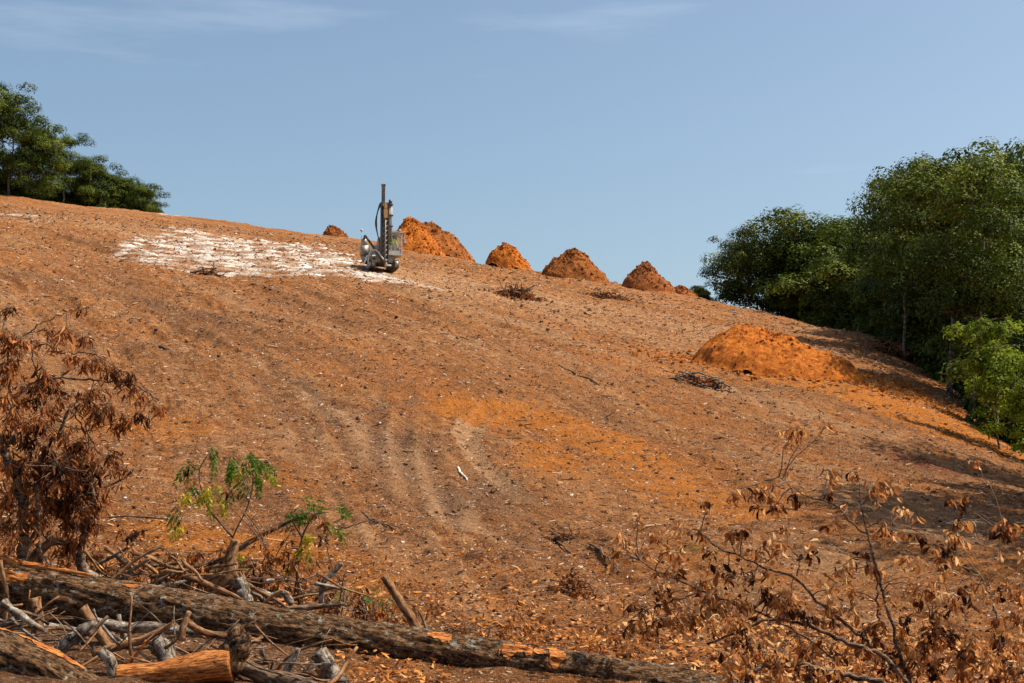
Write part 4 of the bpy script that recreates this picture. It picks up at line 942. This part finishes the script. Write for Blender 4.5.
def Z6(pts): return [(600+a/2.415, 410+b_/2.415) for a, b_ in pts]
cl6 = [(465,50,16,20),(495,50,8,10),(545,35,6,5),(560,150,14,18),(620,150,12,16),(655,195,12,14),(690,180,6,5),(268,230,10,10),(325,205,12,14),(390,205,18,34),(420,235,12,14),(470,210,10,12),(460,140,6,5),(730,245,14,14),(560,275,12,10),(600,235,12,9),
 (690,285,14,16),(320,295,16,20),(190,285,18,20),(130,300,14,12),(40,310,12,8),(70,320,10,6),(240,300,14,16),(740,360,14,14),(780,300,14,14),(840,340,16,20),(800,440,18,26),(860,470,14,16),(700,460,8,6),(150,430,16,18),(75,470,16,10),(430,330,24,34),(500,350,14,14),(560,430,16,12),(610,440,10,9),(440,470,12,10),
 (960,290,14,20),(1005,290,14,22),(965,345,8,4),(915,420,10,8),(950,450,10,7),(970,560,16,16),(1005,500,14,18),(1000,560,16,18),(740,570,18,22),(780,560,18,24),(850,540,16,22),(880,600,18,26),(800,620,20,24),(220,510,22,40),(280,480,20,26),(330,460,16,14),(360,560,20,22),(200,590,24,34),(120,600,20,18),(50,600,20,14),(400,580,22,24),
 (310,400,20,22),(180,370,16,16),(240,420,18,24),(650,375,8,9),(630,340,6,4),(520,570,16,12),(480,620,20,18),(600,600,18,16),(260,560,22,36),(320,610,20,24),(690,620,18,18),(900,570,14,12),(940,610,18,20),(990,620,18,20),(820,500,14,16),(760,420,12,12),(20,520,12,7),(130,520,18,18),(90,560,18,16),(540,510,10,7),(660,560,14,12),(375,340,16,16),(450,290,10,8)]
cl = [(600+a/2.415, 410+b_/2.415, s_*.80, int(n_*1.7)) for a, b_, s_, n_ in cl6]
_r = np.random.default_rng(77)
for i in range(170):
    px_ = _r.uniform(612, 1024); py_ = 683-abs(_r.normal(0, 90)); cl.append((px_, py_, _r.uniform(6, 12), int(_r.uniform(8, 20))))
A6 = ('upright', [([(917,700),(902,659),(887,610),(874,554),(865,527),(861,505)], 14.0, 14.4, .024, .008), ([(868,535),(850,522),(835,503),(805,496),(779,477)], 14.4, 14.7, .010, .005), ([(874,644),(878,617),(876,572),(870,545)], 14.1, 14.4, .012, .008),([(866,527),(885,520),(898,528)], 14.4, 14.4, .006, .004)])
groups = [
 ('tall upright bare-stemmed dead oak branch in the lower right foreground', A6[1], 1),
 ('dead oak branch arching from the lower right towards the middle above the bottom edge', [([(920,698),(884,655),(850,644),(797,621),(767,619),(745,629),(707,644)], 13.6, 13.9, .026, .010), ([(809,662),(800,640),(790,622)], 13.7, 13.8, .008, .008)], 2),
 ('dead oak branch slanting up left across the slope with many curled leaves', [([(884,660),(865,640),(827,610),(794,576),(764,567),(715,546),(700,532)], 14.0, 14.8, .018, .008), ([(797,576),(800,560),(788,545)], 14.3, 14.4, .008, .005)], 3),
 ('thick dark dead branch low along the bottom edge right of the fallen trunk', [([(905,700),(880,681),(842,674),(801,664),(775,666),(752,668),(744,690)], 13.2, 13.2, .030, .022), ([(782,668),(778,684),(781,700)], 13.2, 13.2, .024, .020)], 4),
 ('leafy dead oak branch low at the left of the brown leaf tangle', [([(835,660),(800,632),(760,612),(703,592),(654,569),(640,560)], 14.4, 14.9, .012, .006), ([(700,592),(675,600),(648,610)], 14.6, 14.8, .007, .004)], 5),
 ('slim dead oak branch near the right border with curled pale leaves', [([(998,700),(1000,640),(996,615),(989,591),(980,575)], 13.8, 14.2, .013, .007), ([(1040,668),(1015,674),(985,664),(960,655),(930,620)], 13.6, 13.9, .016, .008),([(1040,520),(1015,525),(1000,530)], 14, 14, .008, .005)], 6)]
rg = [[] for _ in groups]; gpp = [np.concatenate([np.array([proj(*p) for p in resample(pw(a[0], a[1], a[2]), 20)]) for a in g[1]]) for g in groups]
for c_ in cl:
    if c_[0] < 725 and c_[1] > 632: continue
    d_ = [np.min(np.hypot(g[:, 0]-c_[0], g[:, 1]-c_[1])) for g in gpp]; rg[int(np.argmin(d_))].append(c_)
for (lab, pls, sd_), cs in zip(groups, rg): dead_branch('dead_oak_branch', lab, 'branch', GB, pls, cs, m_dead, .095, .050, m_branch, sd_, curl=.6)
# left dead bush
def Zl(pts): return [(a/2.63, 300+b_/2.63) for a, b_ in pts]
cL = [(20,115,14,26),(25,20,6,8),(20,165,14,34),(15,100,12,22),(60,110,10,10),(130,90,10,14),(175,80,8,12),(205,20,12,8),(225,95,10,10),(150,105,10,12),(90,110,10,12),(190,150,10,12),(225,170,12,18),(250,160,10,12),(280,180,12,18),(300,190,10,14),(325,215,10,14),(350,230,8,12),(375,250,9,14),(412,280,9,20),(370,300,8,12),(330,310,10,12),(310,330,10,10),(270,290,12,18),(240,240,12,20),(255,280,12,16),(225,270,10,12),(120,200,16,30),(130,230,14,24),(160,260,12,14),(70,230,12,14),(60,270,16,20),(100,260,14,16),(200,270,12,10),(285,410,10,12),(240,320,12,10),
 (20,210,12,16),(10,260,16,20),(30,310,18,26),(70,320,16,20),(20,360,18,24),(60,370,16,20),(100,330,14,16),(140,300,12,12),(160,350,16,16),(200,420,26,60),(230,460,24,60),(180,470,24,50),(150,440,22,40),(200,510,22,40),(240,500,20,36),(170,540,20,30),(120,420,20,24),(110,480,22,28),(60,430,20,24),(20,430,14,14),(130,540,20,24),(60,500,20,20),(20,530,18,18),(180,590,18,24),(240,590,14,18),(100,580,18,20),(60,570,18,18),(20,590,16,16),(250,540,14,20),(205,380,14,16),(330,445,10,5),(180,640,16,16)]
cL = [(a/2.63, 300+b_/2.63, s_*.95, int(n_*(2.6 if b_ < 330 else 4.5))) for a, b_, s_, n_ in cL]
GLB = 'parts of the withered brown bush'
dead_branch('withered_bush', 'withered bush of drooping rust brown leaves at the left edge above the fallen trunk', 'bush', None,
 [([(22,575),(24,540),(24,510),(15,475),(2,445),(-12,420)], 14.9, 14.6, .07, .035), ([(40,565),(38,530),(37,500),(37,468),(44,450),(58,438),(64,420),(70,408)], 14.8, 14.6, .028, .014),
  ([(3,455),(10,440),(18,434),(26,426)], 14.7, 14.6, .02, .012), ([(86,575),(80,560),(83,535),(90,512),(93,495),(88,470)], 15.3, 15.2, .045, .02),
  ([(-10,412),(0,406),(23,391),(38,378),(68,378),(99,380),(129,382),(145,390),(160,402)], 14.8, 15.0, .018, .005), ([(38,378),(30,350),(45,342),(57,353),(91,353),(110,362),(125,376),(142,383),(156,402)], 14.9, 15.1, .010, .004),
  ([(-10,350),(19,338),(42,323),(68,311),(80,308)], 14.7, 15.1, .012, .004), ([(-10,330),(8,345),(8,380),(10,410)], 14.5, 14.6, .01, .008), ([(70,408),(85,430),(100,455),(112,455)], 14.7, 14.9, .010, .004), ([(20,560),(50,500),(80,470),(90,440),(85,420)], 15, 15, .012, .006), ([(60,425),(90,432),(110,424)], 15, 15, .007, .004)],
 cL, m_deadr, .120, .030, m_branch, 12, curl=.35)
# ------------------------------------------------------------------ sumac-like shoots
def fronds(name, label, base, stem_polys, frl, Y, seed):
    r = np.random.default_rng(seed); b0 = at(*base, Y); root = empty(name, tuple(b0), label=label, cat='plant'); mb = MB(); C0 = np.array(b0)
    for p in stem_polys: q_ = resample(pw(p, Y), 16); mb.tube(q_-C0, np.linspace(.012, .006, len(q_)), 6, col=.3)
    mb.build('stem', m_twig, root)
    frl = frl+[([(a+dx, b_+dy) for a, b_ in p], t) for p, t in frl for dx, dy in [(r.normal(0, 5), r.normal(3, 4)), (r.normal(0, 7), r.normal(5, 5))]]
    for (pl_, tone) in frl:
        Yf = Y+r.normal(0, .12); q_ = resample(pw(pl_, Yf), 14); f_ = MB(); f_.tube(q_-C0, np.linspace(.004, .002, 14), 4, col=.5, cap=False)
        V, Fq, Cq = [], [], []; L_ = np.linalg.norm(q_[-1]-q_[0]); nl_ = max(8, int(L_/.022))
        for i in range(nl_):
            t_ = (i+.5)/nl_; p = np.array([np.interp(t_, np.linspace(0, 1, 14), q_[:, k]) for k in range(3)]); d = q_[min(13, int(t_*13)+1)]-q_[int(t_*13)]; d /= np.linalg.norm(d)+1e-9
            sd_ = np.cross(d, (0, 1, .1)); sd_ /= np.linalg.norm(sd_)
            for s_ in (-1, 1):
                ll = .075*r.uniform(.7, 1.2)*(1-.4*abs(t_-.4)); a = sd_*s_*.8+d*.45+np.array([0, r.normal(0, .35), -.45]); a /= np.linalg.norm(a); w_ = np.cross(a, r.normal(0, 1, 3)); w_ /= np.linalg.norm(w_)
                k = len(V); V += [p, p+a*ll*.5+w_*ll*.15, p+a*ll, p+a*ll*.5-w_*ll*.15]; Fq.append((k, k+1, k+2, k+3)); Cq.append(np.clip(tone+r.normal(0, .10), 0, 1))
        mesh_np('leaf', np.array(V)-C0, np.array(Fq), m_green, root, False, np.array(Cq)) if V else None
    return root
def Zs(*pts): return [(150+a/4.02, 430+b_/4.02) for a, b_ in pts]
fronds('sumac_shoot', 'green and yellow leaved shoot bending over left of the middle behind the trunk', (225,560), [Zs((300,560),(330,430),(400,300),(420,180),(400,110)), Zs((330,430),(220,300),(190,160),(240,90)), Zs((190,160),(150,130))],
 [(Zs((240,70),(255,110),(245,180)),.3),(Zs((180,125),(145,140),(115,190)),.25),(Zs((330,100),(325,140),(310,200)),.35),(Zs((350,120),(335,160),(330,195)),.3),(Zs((390,90),(440,130),(510,170)),.3),(Zs((400,95),(420,130),(430,150)),.2),(Zs((430,140),(440,200),(440,265)),.35),(Zs((385,195),(340,240),(298,295)),.3),
  (Zs((150,185),(165,220),(185,250)),.4),(Zs((120,320),(100,350),(75,390)),.2),(Zs((130,380),(120,410),(100,435)),.85),(Zs((240,220),(215,260),(190,300)),.8),(Zs((260,215),(280,260),(290,330)),.8),(Zs((130,250),(125,280),(120,300)),.85),(Zs((470,170),(480,195),(490,210)),.75),(Zs((360,160),(350,190),(340,205)),.8),(Zs((240,240),(235,290),(245,330)),.75),(Zs((400,130),(380,150),(400,190)),.35),(Zs((270,520),(268,560),(262,590)),.35),(Zs((370,500),(375,540),(380,570)),.75)], 16.4, 1)
fronds('sumac_shoot', 'shoot with dark withered leaves and green and yellow tips right of the first one', (300,610), [Zs((600,700),(590,560),(610,430),(660,330),(720,330)), Zs((610,430),(560,350))],
 [(Zs((620,300),(660,310),(700,320)),.3),(Zs((550,340),(575,335),(610,325)),.2),(Zs((640,330),(600,350),(545,355)),.15),(Zs((640,430),(625,460),(590,505)),.9),(Zs((615,425),(635,430),(650,440)),.9),(Zs((745,305),(770,310),(790,325)),.45),(Zs((590,500),(575,540),(570,580)),.6),(Zs((735,370),(750,400),(755,430)),.5)], 16.2, 2)
dead_branch('withered_shoot', 'small withered brown bush around the second green tipped shoot behind the trunk', 'bush', None, [([(300,612),(296,580),(300,545),(310,515),(325,512)], 16.3, 16.3, .014, .006), ([(262,600),(262,570),(266,545)], 16.1, 16.1, .012, .005), ([(345,600),(330,560),(325,530)], 16.3, 16.3, .008, .004), ([(400,527),(370,520),(335,530)], 16.5, 16.4, .006, .009)],
 [(300+dx, 520+dy, 9, 16) for dx, dy in [(0,0),(15,-5),(25,5),(30,20),(10,20),(-5,40),(5,60),(15,45),(-15,30),(20,75)]]+[(262,545,9,20),(266,560,8,18),(258,535,7,12),(250,560,8,10),(275,575,8,10),(185,470,6,10),(200,480,6,8),(232,490,8,12),(240,475,6,10)], m_deadr, .10, .03, m_twig, 5, curl=.35)
for (x0, y0, lab, sd_) in [((125), 590, 'low mat of dead orange brown leaves and twigs behind the left part of the trunk', 41), (185, 585, 'low dead brush beneath the first green leaved shoot', 42), (262, 590, 'dark dead brush beside the thick knotted root', 43), (350, 612, 'thin low dead brush right of the second green leaved shoot', 44), (60, 560, 'dense dead brush at the foot of the withered bush', 45), (470, 640, 'low fringe of dead leaves behind the right part of the trunk', 46), (560, 655, 'fringe of dead leaves where the trunk meets the oak branches', 47)]:
    rr_ = np.random.default_rng(sd_); pls = []
    for k in range(7):
        a = x0+rr_.normal(0, 26); pls.append(([(a, y0+8), (a+rr_.normal(0, 8), y0-12), (a+rr_.normal(0, 20), y0-rr_.uniform(14, 34) if x0 < 340 else y0-rr_.uniform(5, 14))], 16.0+rr_.uniform(-.3, .5), 16.2, .009, .004))
    cls = [(x0+rr_.normal(0, 38), y0-abs(rr_.normal(0, 24 if x0 < 340 else 9))+6, 10, int(rr_.uniform(12, 30))) for _ in range(34 if x0 < 340 else 22)]
    dead_branch('dead_brush', lab, 'brush', 'clumps of dead brush behind the fallen trunk', pls, cls, m_litter if sd_ in (41, 42, 46, 47) else m_deadr, .085, .036, m_branch, sd_, curl=.5)
# ------------------------------------------------------------------ dry leaf litter on the ground
def litter(nn, fx, name, label, m_, L_=.10, W_=.06, h=.05):
    X_, Y_ = fx(nn); Z_ = height(X_, Y_)+rng.random(nn)*h+.01
    o = leaves_mesh(name, np.stack([X_, Y_, Z_], -1), L_, W_, m_, flat=True, curl=.7); return props(o, label, 'leaf litter', kind='stuff')
def f1(nn):
    Y_ = 10.8+rng.gamma(1.9, 2.6, nn); px_ = rng.uniform(-60, 1090, nn); X_ = (px_-512)/F*Y_
    k = ((px_ > 330) | (Y_ > 15.3)) & (rng.random(nn) < np.clip(.25+1.1*vn(X_*1.1, Y_*1.1, 4)**2, 0, 1)); return X_[k], Y_[k]
def litter2(nn, ff, name, label, m_, **k):
    X_, Y_ = ff(nn); kk = ~((X_/Y_*F+512 < 720) & (Y_ < 15.6) & (X_ > -.6)); X_, Y_ = X_[kk], Y_[kk]; return litter(len(X_), lambda _: (X_, Y_), name, label, m_, **k)
litter2(26000, f1, 'leaf_litter', 'orange brown dry leaves strewn over the ground behind the fallen trunk', m_litter, L_=.085, W_=.05)
def f2(nn):
    Y_ = rng.uniform(13, 20, nn); px_ = rng.normal(860, 130, nn); return (px_-512)/F*Y_, Y_
litter2(4500, f2, 'oak_leaf_litter', 'tan curled oak leaves lying thick under the dead branches at the lower right', m_dead, L_=.10, W_=.06, h=.10)
# sparse green weeds
def f3(nn):
    c_ = [ground_at(a, b_) for a, b_ in ((360,598),(350,605),(392,612),(210,275),(236,275),(66,342),(700,560),(470,330))]; i = rng.integers(0, len(c_), nn); c_ = np.array(c_)[i]
    return c_[:, 0]+rng.normal(0, .012, nn)*c_[:, 1], c_[:, 1]+rng.normal(0, .015, nn)*c_[:, 1]
X_, Y_ = f3(380); mb_ = leaves_mesh('weeds', np.stack([X_, Y_, height(X_, Y_)+.04], -1), .10, .03, m_green, cols=np.clip(rng.normal(.35, .15, 380), 0, 1), flat=True); props(mb_, 'sparse low green weeds sprouting on the bare soil', 'weeds', kind='stuff')
print('DONE', len(bpy.data.objects))
